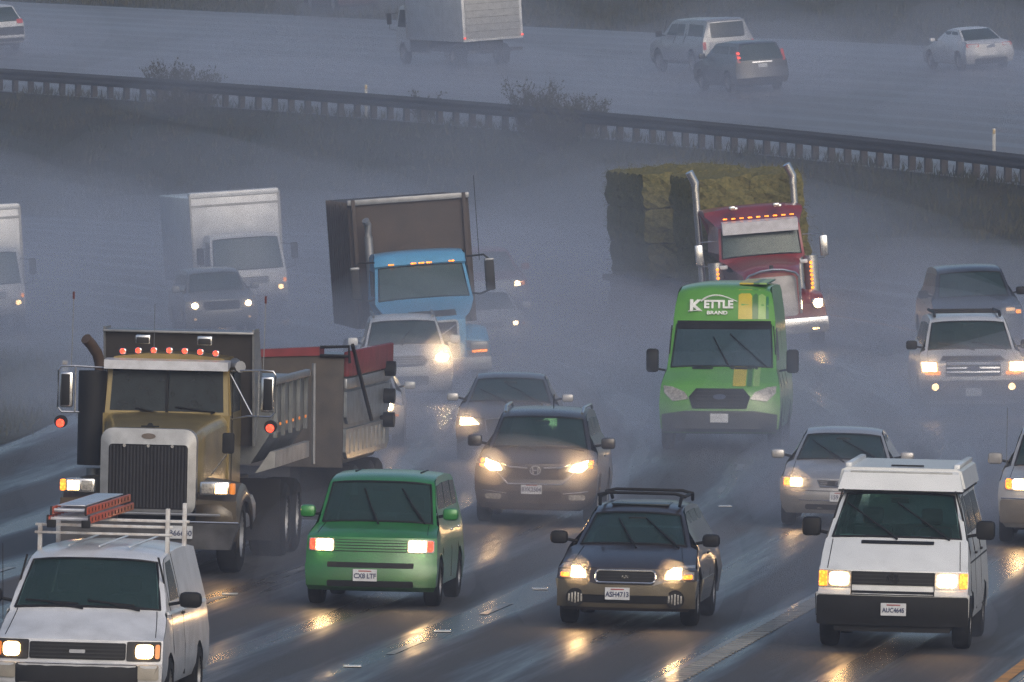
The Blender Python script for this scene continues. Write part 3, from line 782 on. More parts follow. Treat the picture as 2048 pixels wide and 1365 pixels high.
for x0, x1 in ((-.77, -.02), (.02, .77)):
    quadpane('windshield', wsm, r, [(x0, wy_(2.10), 2.10), (x1, wy_(2.10), 2.10), (x1*(.965), wy_(2.66), 2.66), (x0*.965, wy_(2.66), 2.66)])
MB().box(-.018, .018, 1.965, 2.06, 2.08, 2.68, .005).build('windshield_divider', BLACK, r).rotation_euler.x = 0
visor = MB().hexa([(-.84, 1.80, 2.66), (.84, 1.80, 2.66), (.84, 2.12, 2.72), (-.84, 2.12, 2.72), (-.84, 1.80, 2.78), (.84, 1.80, 2.78), (.84, 2.12, 2.80), (-.84, 2.12, 2.80)]).build('sun_visor', mat('visor_white', (.62, .64, .70), .3, coat=.5), r)
for k in range(7):
    x = -.63+.21*k; z = 2.83+.035*(1-(x/.75)**2)
    o = B('roof_marker_lamp', CHROME, r, x-.05, x+.05, 2.12, 2.2, z, z+.09, .03)
    MB().disc((x, 2.11, z+.05), .036, th=.015).build('lens', AMBER if False else REDL, o)
for x in (-.42, .42):
    o = B('air_horn_box', CHROME, r, x-.10, x+.10, 2.6, 2.75, 2.98, 3.10, .012); B('horn_mouth', DARK, o, x-.085, x+.085, 2.585, 2.602, 2.99, 3.07, .004)
# radiator shell
shell = mat('shell_steel', (.38, .39, .41), .38, .6)
out_ = rr(-.64, .78, .64, 1.93, .16, 5); inn = rr(-.53, .86, .53, 1.72, .05, 5)
m_ = MB(); k_ = len(out_)
vs = [(x, .05, z) for x, z in out_]+[(x, .02, z) for x, z in inn]+[(x, .28, z) for x, z in out_]
fs = [(i, (i+1) % k_, k_+(i+1) % k_, k_+i) for i in range(k_)]+[(i, 2*k_+i, 2*k_+(i+1) % k_, (i+1) % k_) for i in range(k_)]
m_.add(vs, fs, True); m_.build('radiator_shell', shell, r)
gm_ = MB().prism(inn, .05, .09, 'y').build('grille', mat('radiator_mesh', (.016, .015, .017), .7, spec=.2), r)
for k in range(23): MB().box(-.506+.046*k-.009, -.506+.046*k+.009, .028, .05, .88, 1.70).build('grille_bar', mat('grille_bar_dark', (.035, .034, .038), .6, .1, spec=.3), gm_)
for x in (-.32, 0, .32): MB().disc((x, .02, 1.70), .022, th=.02, n=10).build('grille_stud', CHROME, gm_)
o = MB().disc((0, .03, 1.83), .095, th=.02, r2=.038).build('oval_badge', mat('badge_dull', (.16, .13, .11), .4), r)
MB().prism([(-.06, 1.94), (.06, 1.94), (.02, 2.0), (-.02, 2.0)], .16, .2, 'y').build('hood_ornament', BLACK, r)
MB().tube([(-.12, .18, 1.955), (.12, .18, 1.955)], .012, 6).build('ornament_wings', BLACK, r)
# fenders
for sx in (-1, 1):
    pts = [(1.18, .30, .62), (1.22, .22, .80), (1.16, .18, .98), (1.10, .25, 1.04)]
    prof_ = [(.10, .55), (.12, .85), (.22, 1.02), (.5, 1.16), (.9, 1.22), (1.3, 1.18), (1.62, 1.02), (1.75, .8)]
    vs = []
    for y, z in prof_: vs += [(sx*.64, y, z+.05), (sx*.95, y-.02, z+.03), (sx*1.16, y+.03, z-.02), (sx*1.22, y+.08, z-.16), (sx*1.20, y+.1, z-.26)]
    fs = [(i*5+k, i*5+k+1, (i+1)*5+k+1, (i+1)*5+k) for i in range(len(prof_)-1) for k in range(4)]
    fb = MB().add(vs, fs, True).build('fender', golddk, r)
    fb.modifiers.new('s', 'SOLIDIFY').thickness = .03
    MB().prism([(sx*.64, .45), (sx*1.18, .45), (sx*1.18, .98), (sx*.64, 1.0)], .14, .2, 'y').build('fender_front', golddk, r)
    h = B('headlight', CHROME, r, min(sx*.70, sx*1.10), max(sx*.70, sx*1.10), -.02, .16, 1.06, 1.25, .03)
    B('bulb', HEAD, h, min(sx*.91, sx*1.07), max(sx*.91, sx*1.07), -.032, -.02, 1.09, 1.22, .02)
    B('lens', LENS, h, min(sx*.73, sx*.88), max(sx*.73, sx*.88), -.03, -.02, 1.09, 1.22, .02)
    B('turn_signal', AMBER if sx < 0 else AMBERDIM, h, min(sx*1.105, sx*1.17), max(sx*1.105, sx*1.17), -.0, .1, 1.08, 1.23, .015)
    lamp(r, sx*.99, -.10, 1.15, 10)
    # west coast mirrors on tube brackets
    xm = sx*1.36
    mo = B('wing_mirror', CHROME, r, xm-.09, xm+.09, 1.92, 1.99, 2.12, 2.60, .03)
    B('mirror_face', BLACK, mo, xm-.07 if sx < 0 else xm-.05, xm+.05 if sx < 0 else xm+.07, 1.905, 1.925, 2.15, 2.57, .01)
    MB().tube([(sx*.84, 2.1, 2.66), (sx*1.28, 1.95, 2.68), (sx*1.44, 1.93, 2.67), (sx*1.47, 1.93, 2.62), (sx*1.47, 1.93, 2.12), (sx*1.42, 1.93, 2.06), (sx*1.1, 1.97, 2.06), (sx*.84, 2.1, 2.0)], .014, 6).build('mirror_bracket', CHROME, mo)
    MB().tube([(sx*.84, 2.1, 2.62), (sx*1.16, 1.95, 2.08)], .01, 6).build('mirror_brace', CHROME, mo)
    MB().tube([(sx*1.24, 1.94, 2.66), (sx*1.24, 1.94, 2.07)], .012, 6).build('mirror_brace', CHROME, mo)
    mm = MB().disc((sx*1.42, 1.90, 1.93), .085, th=.12).build('marker_lamp', BLACK, mo)
    MB().disc((sx*1.42, 1.83, 1.91), .055, th=.02).build('lens', REDL, mm)
B('hood_mirror', BLACK, r, .86, 1.02, 1.1, 1.2, 1.58, 1.86, .03); MB().tube([(.72, 1.1, 1.3), (.94, 1.12, 1.6)], .012, 5).build('mirror_stalk', CHROME, r)
# bumper
bm_ = MB().hexa([(-1.12, .02, .34), (1.12, .02, .34), (1.12, .16, .34), (-1.12, .16, .34), (-1.24, -.04, .70), (1.24, -.04, .70), (1.24, .16, .70), (-1.24, .16, .70)]).build('bumper', mat('grimy_steel', (.15, .15, .16), .45, .5, nscale=3, noise=.3), r)
MB().tube([(-1.23, -.05, .705), (1.23, -.05, .705)], .014, 6).build('bumper_edge', CHROME, bm_)
MB().tube([(-.95, .0, .80), (.98, .0, .80)], .02, 6).build('bumper_rail', STEEL, bm_)
pl = MB().box(.30, .62, -.045, -.03, .48, .65).build('license_plate', PLATE, r)
text('B66640', .10, PLATEBLUE, pl, (.46, -.048, .55), 'plate_number', bold=.002)
B('tow_hook', DARK, r, -.12, .12, .1, .2, .24, .36, .02)
for sx in (-1, 1): # door windows, air cleaners
    MB().prism([(2.25, 2.10), (3.1, 2.10), (3.1, 2.62), (2.35, 2.62)], sx*.845, sx*.868, 'x').build('side_window', DGLASS, r)
    MB().box(min(sx*.862, sx*.872), max(sx*.862, sx*.872), 2.18, 2.2, 1.05, 2.68).build('door_seam', BLACK, r)
MB().tube([(-1.02, 2.05, 1.35), (-1.02, 2.05, 2.62)], .19, 20).build('air_cleaner', BLACK, r)
MB().tube([(-1.02, 2.35, 1.0), (-1.02, 2.35, 1.3)], .10, 14).build('exhaust_base', STEEL, r)
mb = MB(); mb.tube([(-1.0, 2.6, 2.5), (-1.0, 2.6, 2.72), (-1.03, 2.55, 2.84), (-1.10, 2.45, 2.96), (-1.16, 2.35, 3.04)], .075, 12); mb.build('exhaust_pipe', mat('brown_pipe', (.12, .08, .055), .5, .4), r)
MB().tube([(.98, 2.05, 2.72), (.83, 2.3, 2.70), (.83, 2.7, 2.74)], .08, 10).build('exhaust_elbow', STEEL, r)
for x, y in ((-1.30, 1.95), (1.30, 1.95)):
    a = MB().tube([(x, y, 2.66), (x+.01, y+.02, 3.60)], .006, 5).build('antenna', STEEL, r); MB().tube([(x+.01, y+.02, 3.58), (x+.01, y+.02, 3.68)], .016, 6).build('antenna_tip', mat('tip_red', (.12, .015, .012), .5), a)
MB().tube([(-.3, 2.9, 2.85), (-.3, 2.9, 3.52)], .004, 4).build('antenna', STEEL, r)
MB().tube([(-.36, 1.96, 2.10), (-.05, 1.955, 2.06), (-.42, 1.93, 2.14)], .012, 4).build('wiper', BLACK, r)
MB().tube([(.60, 1.96, 2.08), (.66, 1.93, 2.10), (.12, 1.955, 2.16)], .012, 4).build('wiper', BLACK, r)
# bed
bedm = mat('bed_steel', (.24, .26, .28), .38, .55, nscale=2, noise=.25)
dirty = mat('bed_dark_inside', (.04, .035, .033), .7)
bed = MB()
bed.prism([(-1.18, 2.45), (-1.2, 1.75), (-.95, 1.35), (.95, 1.35), (1.2, 1.75), (1.18, 2.45)], 3.75, 8.3, 'y').build('dump_bed', bedm, r)
fw = MB().hexa([(-1.0, 3.62, 1.6), (1.0, 3.62, 1.6), (1.0, 3.75, 1.6), (-1.0, 3.75, 1.6), (-1.0, 3.2, 3.12), (1.0, 3.2, 3.12), (1.0, 3.75, 3.12), (-1.0, 3.75, 3.12)]).build('cab_guard', dirty, r)
MB().box(-1.03, 1.03, 3.1, 3.85, 3.12, 3.155, .01).build('guard_lip', STEEL, fw)
for sx in (-1, 1): MB().prism([(3.16, 3.19), (3.75, 3.19), (4.3, 2.5), (3.65, 1.6), (3.5, 1.6)], sx*1.0, sx*1.03, 'x').build('guard_side', STEEL, fw)
for sx in (-1, 1):
    MB().box(min(sx*1.17, sx*1.26), max(sx*1.17, sx*1.26), 3.75, 8.3, 2.42, 2.52, .02).build('top_rail', STEEL, r)
    for k in range(5):
        MB().box(min(sx*1.2, sx*1.25), max(sx*1.2, sx*1.25), 4.2+k*.95, 4.3+k*.95, 1.7, 2.42).build('bed_rib', bedm, r)
        B('side_marker_lamp', AMBERDIM, r, min(sx*1.25, sx*1.27), max(sx*1.25, sx*1.27), 4.5+k*.8, 4.58+k*.8, 1.86, 1.9, .005)
    MB().hexa([(sx*x_, y_, z_) for x_, y_, z_ in ((1.0, 3.9, 1.22), (1.27, 3.9, 1.30), (1.27, 8.2, 1.30), (1.0, 8.2, 1.22), (1.2, 3.9, 1.52), (1.27, 3.9, 1.52), (1.27, 8.2, 1.52), (1.2, 8.2, 1.52))]).build('side_box', mat('brushed_side', (.42, .43, .44), .5, .5, nscale=3, noise=.2), r)
    MB().tube([(sx*1.30, 8.3, 2.6), (sx*1.32, 8.3, 1.2)], .03, 6).build('tailgate_post', STEEL, r)
B('chassis_frame', BLACK, r, -.45, .45, .5, 8.0, .6, 1.05, .02); B('axle', BLACK, r, -.9, .9, .95, 1.15, .42, .62, .04)
B('fuel_tank', STEEL, r, .6, 1.1, 2.3, 3.3, .5, 1.0, .15); B('fuel_tank', STEEL, r, -1.1, -.6, 2.3, 3.3, .5, 1.0, .15)
wheels(r, (1.0,), 1.02, .52, .30, STEEL); wheels(r, (6.0, 7.35), .98, .52, .50, STEEL)
MB().box(-1.2, 1.2, 5.2, 5.25, .25, 1.1).build('mud_flap', BLACK, r)
y, x, u, z = put(r, 291, 1148); PLUMES.append((x+.6, y+2, z, 2.2, 7))
# ---- its trailer
t = thing('dump_trailer', 'steel dump trailer with rolled red tarp, behind the gold dump truck', 'trailer')
rust = mat('rusty_brown_wall', (.075, .062, .052), .75, nscale=4, noise=.35, col2=(.04, .036, .034))
TARP = mat('red_tarp', (.22, .025, .03), .6, nscale=3, noise=.2)
MB().box(-1.2, 1.2, 0, .08, 1.0, 2.62, .01).build('front_wall', rust, t)
MB().prism([(-1.2, 2.5), (-1.2, 1.5), (-1.0, 1.0), (1.0, 1.0), (1.2, 1.5), (1.2, 2.5)], .08, 5.3, 'y').build('trailer_bed', bedm, t)
o = MB().hexa([(-1.25, -.03, 2.50), (.85, -.03, 2.60), (.85, .5, 2.6), (-1.25, .5, 2.5), (-1.25, -.03, 2.58), (.85, -.03, 2.72), (.85, .5, 2.72), (-1.25, .5, 2.58)]).build('tarp', TARP, t)
for sx in (-1, 1):
    MB().box(min(sx*1.19, sx*1.27), max(sx*1.19, sx*1.27), .05, 5.3, 2.3, 2.66, .02).build('tarp_skirt', TARP, t)
    MB().box(min(sx*1.19, sx*1.25), max(sx*1.19, sx*1.25), .05, 5.3, 2.12, 2.28, .02).build('top_rail', STEEL, t)
    for z0, z1 in ((1.62, 2.08), (1.12, 1.55)):
        MB().prism([(.1, z0+.1), (.3, z0), (4.9, z0), (5.2, z0+.12), (5.2, z1), (.1, z1)], sx*1.19, sx*1.24, 'x').build('side_panel', mat('pale_steel', (.30, .33, .36), .35, .6, nscale=5, noise=.2), t)
    for k in range(9): MB().box(min(sx*1.24, sx*1.26), max(sx*1.24, sx*1.26), .5+.5*k, .56+.5*k, 1.2, 1.5).build('panel_rib', STEEL, t)
    MB().tube([(sx*1.28, .3, 2.75), (sx*1.33, 2.3, 1.62)], .03, 6).build('tarp_arm', BLACK, t)
MB().tube([(.86, -.04, 2.72), (1.27, -.04, 2.74), (1.29, -.04, 2.5)], .025, 6).build('tarp_frame', BLACK, t)
MB().tube([(.86, -.04, 2.60), (1.27, -.04, 2.60)], .025, 6).build('tarp_frame', BLACK, t)
for yy, zz in ((4.5, 2.3), (4.5, 1.9), (4.5, 1.55)): MB().disc((1.30, yy, zz), .11, 'x', .2).build('round_bracket', BLACK, t)
B('drawbar', BLACK, t, -.12, .12, -3.6, .2, .7, .85, .02); B('chassis_frame', BLACK, t, -.45, .45, .1, 5.2, .55, 1.0, .02)
MB().box(-1.15, 1.15, 1.2, 1.25, .2, 1.0).build('mud_flap', BLACK, t)
wheels(t, (1.8, 3.6, 4.5), .98, .5, .46, STEEL)
yt = y+12.0; t.location = P(u, yt); t.rotation_euler = (0, math.atan(-bank(yt)), -math.atan(.1115)); PLUMES.append((t.location.x, yt, t.location.z, 2.6, 5))

# ================================================================== small boxy green car
r = thing('boxy_car', 'small boxy green car with green mirrors, in front of the dump trailer', 'car')
grn = paint('green', (.028, .21, .045), .36, .15); W = .845
rows = [(.20, .10, W-.05, .10, 0), (.26, .02, W-.02, .12, 0), (.50, .0, W, .14, 0), (.56, .03, W-.01, .14, 0), (.72, .05, W-.01, .15, .0), (.88, .08, W-.02, .16, .0),
        (.94, .18, W-.03, .16, .03), (1.0, .45, W-.05, .12, .04), (1.04, .75, W-.06, .08, .04), (1.06, .80, W-.09, .08, .03), (1.30, 1.02, W-.13, .08, .03), (1.545, 1.26, W-.17, .10, .035), (1.60, 1.38, W-.19, .09, .04)]
b = Body(r, rows, [(1.9, 1.64), (2.8, 1.65), (3.5, 1.62)], [(1.56, 3.72, .06), (1.0, 3.85, .06), (.5, 3.9, .08), (.25, 3.85, .08)], grn, (.72, 3.22), .31, .27, ws=(1.06, 1.545), rw=(1.0, 1.56))
b.windshield(); interior(b, 1.06, .85, 1.545, .6)
b.patch('rear_window', [(-.6, 1.05), (.6, 1.05), (.52, 1.5), (-.52, 1.5)], GLASS, .006, .004, .3, rear=True)
lights(b, rr(.47, .70, .80, .86, .02), rr(.49, .715, .70, .845, .02), 10, HEADHOT, rr(.715, .715, .785, .845, .02), REDL)
g = b.patch('grille', rr(-.46, .70, .46, .85, .01), DARK, .004)
for i in range(4): b.patch('grille_slat', rr(-.455, .71+.036*i, .455, .734+.036*i, .005), grn, .014, .01, .3, parent=g)
b.patch('air_slot', rr(-.55, .50, .55, .565, .01), BLACK, .006); b.patch('lower_intake', rr(-.55, .255, .55, .335, .02), BLACK, .008)
b.patch('bumper_lip', rr(-.78, .205, .78, .245, .01), grn, .02, .03, .3)
plate(b, -.06, .405, 'CX8 LTF'); side_windows(b, [[(1.2, 1.12), (2.1, 1.12), (2.08, 1.52), (1.42, 1.5)], [(2.18, 1.12), (3.0, 1.12), (2.96, 1.52), (2.16, 1.52)], [(3.1, 1.14), (3.7, 1.16), (3.6, 1.5), (3.06, 1.52)]])
seams(b, 3.9, 1.06, (1.05, 2.14, 3.05)); handle(b, 1.85, .92, CHROME); handle(b, 2.8, .92, CHROME); hoodlines(b, .70, .92, .66, 1.03)
under(r, W, 3.9, .2, .5); wheels(r, (.72, 3.22), .74, .31, .2); mirror(r, W-.03, .98, 1.08, .20, .16, grn, .14, round_=.05)
wiper(b, (-.02, 1.08), (-.20, 1.46)); wiper(b, (.56, 1.09), (.28, 1.47))
for sx in (-1, 1): MB().tube([(sx*.42, 2.1, 1.640), (sx*.42, 3.0, 1.636)], .012, 5).build('roof_strip', BLACK, r)
y, x, u, z = put(r, 738, 1215); PLUMES.append((x, y, z, 1.8, 4))

# ================================================================== dark crossover with two bright headlamps
r = thing('crossover', 'dark brown crossover with both headlamps blazing and chrome-lined grille', 'car')
brn = paint('dark_brown', (.035, .027, .024), .38, .2); W = .91
b = common(r, 'suv', W, 1.66, brn, .35, (.9, 3.52)); s = b.s
lights(b, [(.44, .80), (.62, .76), (.82, .83), (.86, .98), (.70, .97), (.5, .90)], [(.50, .80), (.68, .79), (.76, .86), (.76, .95), (.55, .89)], 16, HEADHOT, rr(.77, .84, .84, .95, .02), AMBER)
g = b.patch('grille', [(-.42, .67), (.42, .67), (.50, .80), (.44, .88), (0, .86), (-.44, .88), (-.50, .80)], BLACK, .008)
b.line('chrome_strip', [(-.52, .91), (-.38, .845), (-.12, .835)], CHROME, .014, .03, g); b.line('chrome_strip', [(.12, .835), (.38, .845), (.52, .91)], CHROME, .014, .03, g)
b.line('chrome_strip', [(-.58, .78), (-.40, .60), (.40, .60), (.58, .78)], CHROME, .012, .03, g)
yb = b.F(0, .8)-.04
o = MB().tube([(.078*math.cos(a), yb, .80+.066*math.sin(a)) for a in [2*PI*k/16 for k in range(17)]], .009, 5).build('badge_ring', CHROME, g)
MB().tube([(-.042, yb, .85), (-.034, yb, .75)], .011, 5).tube([(.042, yb, .85), (.034, yb, .75)], .011, 5).tube([(-.036, yb, .80), (.036, yb, .80)], .010, 5).build('badge_letter', CHROME, o)
for sx in (-1, 1):
    b.line('fog_lamp_trim', [(sx*.42, .46), (sx*.78, .50)], CHROME, .010, .03)
    q = rr(.50, .37, .74, .45, .03); b.patch('fog_lamp', q if sx > 0 else mir(q), LENS, .015)
b.patch('lower_intake', rr(-.40, .36, .40, .50, .04), BLACK, .01); plate(b, -.05, .53, 'BYK2504')
b.patch('lower_trim', rr(-.74, .235, .74, .32, .02), DARK, .02)
for sx in (-1, 1): MB().tube([(sx*.57, 1.85, 1.60), (sx*.58, 2.1, 1.68), (sx*.60, 3.7, 1.68), (sx*.60, 4.0, 1.62)], .022, 6).build('roof_rail', CHROME, r)
MB().tube([(.12, 2.3, 1.65), (.12, 2.34, 1.86)], .008, 5).build('antenna', BLACK, r)
wiper(b, (-.1, 1.12), (-.68, 1.12)); wiper(b, (.6, 1.12), (.05, 1.14))
y, x, u, z = put(r, 1068, 1050); PLUMES.append((x, y, z, 2.0, 4.6))

# ================================================================== black wagon with tan bumper
r = thing('station_wagon', 'black station wagon with tan lower body and roof rack, wipers mid-sweep', 'car')
blk = paint('black_brown', (.034, .026, .026), .42, .1); tan = paint('tan', (.20, .17, .115), .42, .25); W = .872
rows, top, rear, ws, rw, s = std_rows('sedan', W, 1.44)
top = [(2.3, 1.45), (2.9, 1.46), (3.7, 1.45), (4.15, 1.42)]; rear = [(1.38, 4.3, .06), (1.05, 4.6, .08), (.98, 4.64, .1), (.6, 4.72, .16), (.28, 4.65, .14)]; rw = (1.05, 1.38)
b = Body(r, rows, top, rear, blk, (.85, 3.5), .34, .28, ws=ws, rw=rw); b.windshield(); interior(b, ws[0], 1.1, ws[1], .6)
b.patch('rear_window', [(-.62, 1.08), (.62, 1.08), (.52, 1.36), (-.52, 1.36)], GLASS, .006, .004, .3, rear=True)
b.patch('bumper', [(-.86, .24), (.86, .24), (.86, .575), (.5, .57), (.36, .53), (-.36, .53), (-.5, .57), (-.86, .575)], tan, .016, .03)
for sx in (-1, 1): b.side('lower_cladding', [(.22, .26), (.42, .26), (.46, .45), (.46, .60), (.22, .58)], tan, .012, sx); b.side('lower_cladding', [(1.26, .27), (3.08, .27), (3.04, .56), (1.30, .56)], tan, .012, sx)
lights(b, [(.46, .60), (.84, .60), (.83, .77), (.58, .76), (.50, .71)], [(.50, .615), (.68, .615), (.68, .74), (.58, .74), (.52, .70)], 14, HEADHOT, rr(.71, .61, .82, .66, .015), AMBER)
g = b.patch('grille', rr(-.37, .555, .37, .705, .05), BLACK, .02)
pp = rr(-.37, .555, .37, .705, .05); b.line('grille_surround', pp+pp[:1], CHROME, .013, .03, g)
for i in range(3): b.patch('grille_slat', rr(-.34, .585+.038*i, .34, .593+.038*i, .003), DARK, .028, .01, .3, parent=g)
yb = b.F(0, .63)-.035; o = MB().disc((0, yb, .63), .055, th=.008, r2=.03).build('oval_badge', DARK, g)
for (dx, dz, q) in ((-.03, .006, .009), (.0, -.008, .006), (.02, .008, .006), (.03, -.008, .006), (.005, .012, .006), (-.012, -.012, .006)): MB().disc((dx, yb-.006, .63+dz), q, th=.004, n=8).build('badge_star', CHROME, o)
b.patch('lower_intake', rr(-.62, .30, .62, .40, .04), BLACK, .022)
for sx in (-1, 1):
    y0 = b.F(sx*.62, .36)-.03; f_ = MB().disc((sx*.62, y0, .36), .115, th=.05).build('fog_lamp', BLACK, r)
    for k in range(-2, 3): B('fog_lamp_bar', LENS, f_, sx*.62+k*.038-.011, sx*.62+k*.038+.011, y0-.04, y0-.02, .36-.07+.012*abs(k), .36+.07-.012*abs(k), .004)
plate(b, -.09, .42, 'ASH4713', off=.045)
side_windows(b, [[(1.6, ws[0]+.05), (2.5, ws[0]+.06), (2.48, 1.36), (2.0, 1.34)], [(2.58, ws[0]+.06), (3.4, ws[0]+.06), (3.36, 1.36), (2.56, 1.36)], [(3.5, ws[0]+.08), (4.3, 1.12), (4.1, 1.34), (3.46, 1.36)]])
seams(b, 4.7, .98, (1.35, 2.54, 3.44)); hoodlines(b, W-.18, .76, W-.26, .95); handle(b, 2.25, .84)
b.patch('hood_scoop', rr(-.30, .865, .32, .905, .02), BLACK, .008, .01) if False else None
under(r, W, 4.7, .2, .55); wheels(r, (.85, 3.5), .75, .34, .21); mirror(r, W-.03, 1.35, .96, .22, .16, BLACK, .15, round_=.05)
wiper(b, (.0, 1.0), (-.22, 1.28)); wiper(b, (.52, 1.0), (.12, 1.29))
for sx in (-1, 1):
    o = MB().tube([(sx*.50, 2.05, 1.43), (sx*.51, 2.15, 1.53), (sx*.52, 3.9, 1.53), (sx*.51, 4.05, 1.44)], .022, 6).build('roof_rail', BLACK, r)
for yy in (2.35, 3.5): MB().tube([(-.56, yy, 1.54), (-.42, yy, 1.575), (.42, yy, 1.575), (.56, yy, 1.54)], .022, 6).build('roof_bar', BLACK, r)
b2 = B('sunroof', DGLASS, r, -.36, .36, 2.1, 2.9, 1.432, 1.452, .006)
y, x, u, z = put(r, 1248, 1256); PLUMES.append((x, y, z, 1.8, 4.6))

# ================================================================== white camper van
r = thing('camper_van', 'white camper van with pop-up roof, black bumper and amber corner signals', 'van')
W = .92; pw2 = paint('white_clean', (.72, .74, .75), .36, 0, .04)
rows = [(.34, .06, W-.03, .08, 0), (.42, .0, W, .10, 0), (.68, .0, W+.005, .10, 0), (.70, .05, W-.02, .10, 0), (.96, .09, W-.02, .12, 0), (1.02, .16, W-.03, .12, .015),
        (1.16, .36, W-.04, .10, .02), (1.32, .60, W-.06, .08, .02), (1.345, .64, W-.08, .08, .02), (1.60, .94, W-.14, .09, .025), (1.85, 1.28, W-.22, .10, .035), (1.89, 1.36, W-.23, .10, .04)]
b = Body(r, rows, [(1.7, 1.93), (3.0, 1.94), (4.3, 1.93)], [(1.88, 4.62, .05), (1.3, 4.68, .05), (.6, 4.72, .05), (.36, 4.7, .05)], pw2, (.92, 3.84), .33, .36, ws=(1.345, 1.85), rw=(1.3, 1.88))
b.windshield(glass('clear_wet_glass', (.05, .09, .085), .85)); interior(b, 1.345, .72, 1.85, .70)
b.patch('rear_window', [(-.62, 1.34), (.62, 1.34), (.56, 1.80), (-.56, 1.80)], glass('pale_rear_glass', (.4, .5, .5), .6), .006, .004, .3, rear=True)
for q in ([(-.8, 1.28), (.8, 1.28), (.8, 1.34), (-.8, 1.34)], [(-.72, 1.80), (.72, 1.80), (.70, 1.9), (-.70, 1.9)]): b.patch('rear_frame', q, pw2, .004, .02, .3, rear=True)
for x, z, w_ in ((-.55, 1.40, .30), (.22, 1.38, .34)): B('papers_on_dashboard', PLATE, r, x-w_*.5, x+w_*.5, .88, .98, 1.335, 1.350, .004)
lights(b, rr(.50, .75, .905, .95, .02), rr(.53, .77, .77, .93, .04), 10, HEAD, rr(.80, .76, .895, .94, .01), AMBER)
g = b.patch('grille', rr(-.50, .785, .50, .945, .01), BLACK, .012)
for i in range(3): b.patch('grille_slat', rr(-.48, .81+.045*i, .48, .822+.045*i, .004), DARK, .02, .01, .3, parent=g)
yb = b.F(0, .86)-.03
o = MB().tube([(.068*math.cos(a), yb, .865+.068*math.sin(a)) for a in [2*PI*k/16 for k in range(17)]], .007, 5).build('round_badge', DARK, g)
MB().tube([(-.026, yb, .925), (0, yb, .875), (.026, yb, .925)], .007, 4).tube([(-.055, yb, .90), (-.026, yb, .81), (0, yb, .865), (.026, yb, .81), (.055, yb, .90)], .007, 4).build('badge_letters', DARK, o)
b.patch('lower_intake', rr(-.50, .665, .50, .715, .01), BLACK, .01)
for sx in (-1, 1):
    q = rr(.505, .665, .90, .735, .008); b.patch('corner_panel', q if sx > 0 else mir(q), pw2, .012, .02)
    b.line('panel_seam', [(sx*.50, .67), (sx*.50, .94)], BLACK, .006, .016); b.line('hood_seam', [(sx*.80, .97), (sx*.77, 1.30)], BLACK, .005, .003)
    b.side('bumper_side', [(.12, .40), (.54, .40), (.56, .66), (.12, .66)], BLACK, .014, sx); b.side('belt_groove', [(.9, 1.03), (4.6, 1.03), (4.6, 1.05), (.9, 1.05)], DARK, .004, sx)
b.patch('bumper', rr(-.915, .30, .915, .655, .03), BLACK, .04, .06); b.patch('front_valance', rr(-.7, .22, .7, .37, .02), BLACK, -.02, .03)
b.patch('hood_vent', rr(-.42, 1.262, .46, 1.302, .01), BLACK, .010, .01)
plate(b, .02, .50, 'AUC4645', off=.06, size=.076)
side_windows(b, [[(1.1, 1.38), (1.9, 1.38), (1.88, 1.82), (1.42, 1.80)], [(2.05, 1.38), (3.2, 1.38), (3.18, 1.80), (2.05, 1.80)], [(3.3, 1.38), (4.45, 1.38), (4.35, 1.80), (3.28, 1.80)]])
seams(b, 4.7, 1.9, (.98, 1.98, 3.25), sill=.42); handle(b, 1.7, 1.12); handle(b, 2.9, 1.12)
under(r, W, 4.7, .22, .6); wheels(r, (.92, 3.84), .80, .33, .22); mirror(r, W+.02, .95, 1.32, .23, .23, BLACK, .15, round_=.05)
wiper(b, (.05-.1, 1.37), (-.62, 1.72)); wiper(b, (.58, 1.37), (-.02, 1.74))
# pop-up roof
pt = MB(); pt.prism([(-.78, 1.91), (.78, 1.91), (.73, 2.12), (.66, 2.15), (-.66, 2.15), (-.73, 2.12)], 1.42, 4.5, 'y')
o = pt.build('pop_up_roof', pw2, r)
MB().hexa([(-.76, 1.20, 1.885), (.76, 1.20, 1.885), (.76, 1.5, 1.885), (-.76, 1.5, 1.885), (-.70, 1.34, 2.09), (.70, 1.34, 2.09), (.70, 1.5, 2.145), (-.70, 1.5, 2.145)]).build('roof_nose', pw2, o)
MB().box(-.755, .755, 1.22, 4.5, 1.86, 1.884, .005).build('roof_seal', BLACK, o)
for sx in (-1, 1): MB().box(min(sx*.62, sx*.70), max(sx*.62, sx*.70), 1.6, 4.4, 2.14, 2.20, .02).build('roof_rib', pw2, o)
MB().box(-.62, .62, 1.335, 1.37, 2.085, 2.11, .008).build('nose_recess', mat('grey_gel_coat', (.45, .46, .46), .5), o); MB().box(-.16, .24, 1.9, 1.96, 2.152, 2.17, .005).build('roof_strip', BLACK, o)
y, x, u, z = put(r, 1782, 1302); PLUMES.append((x, y, z, 2.0, 4.7))

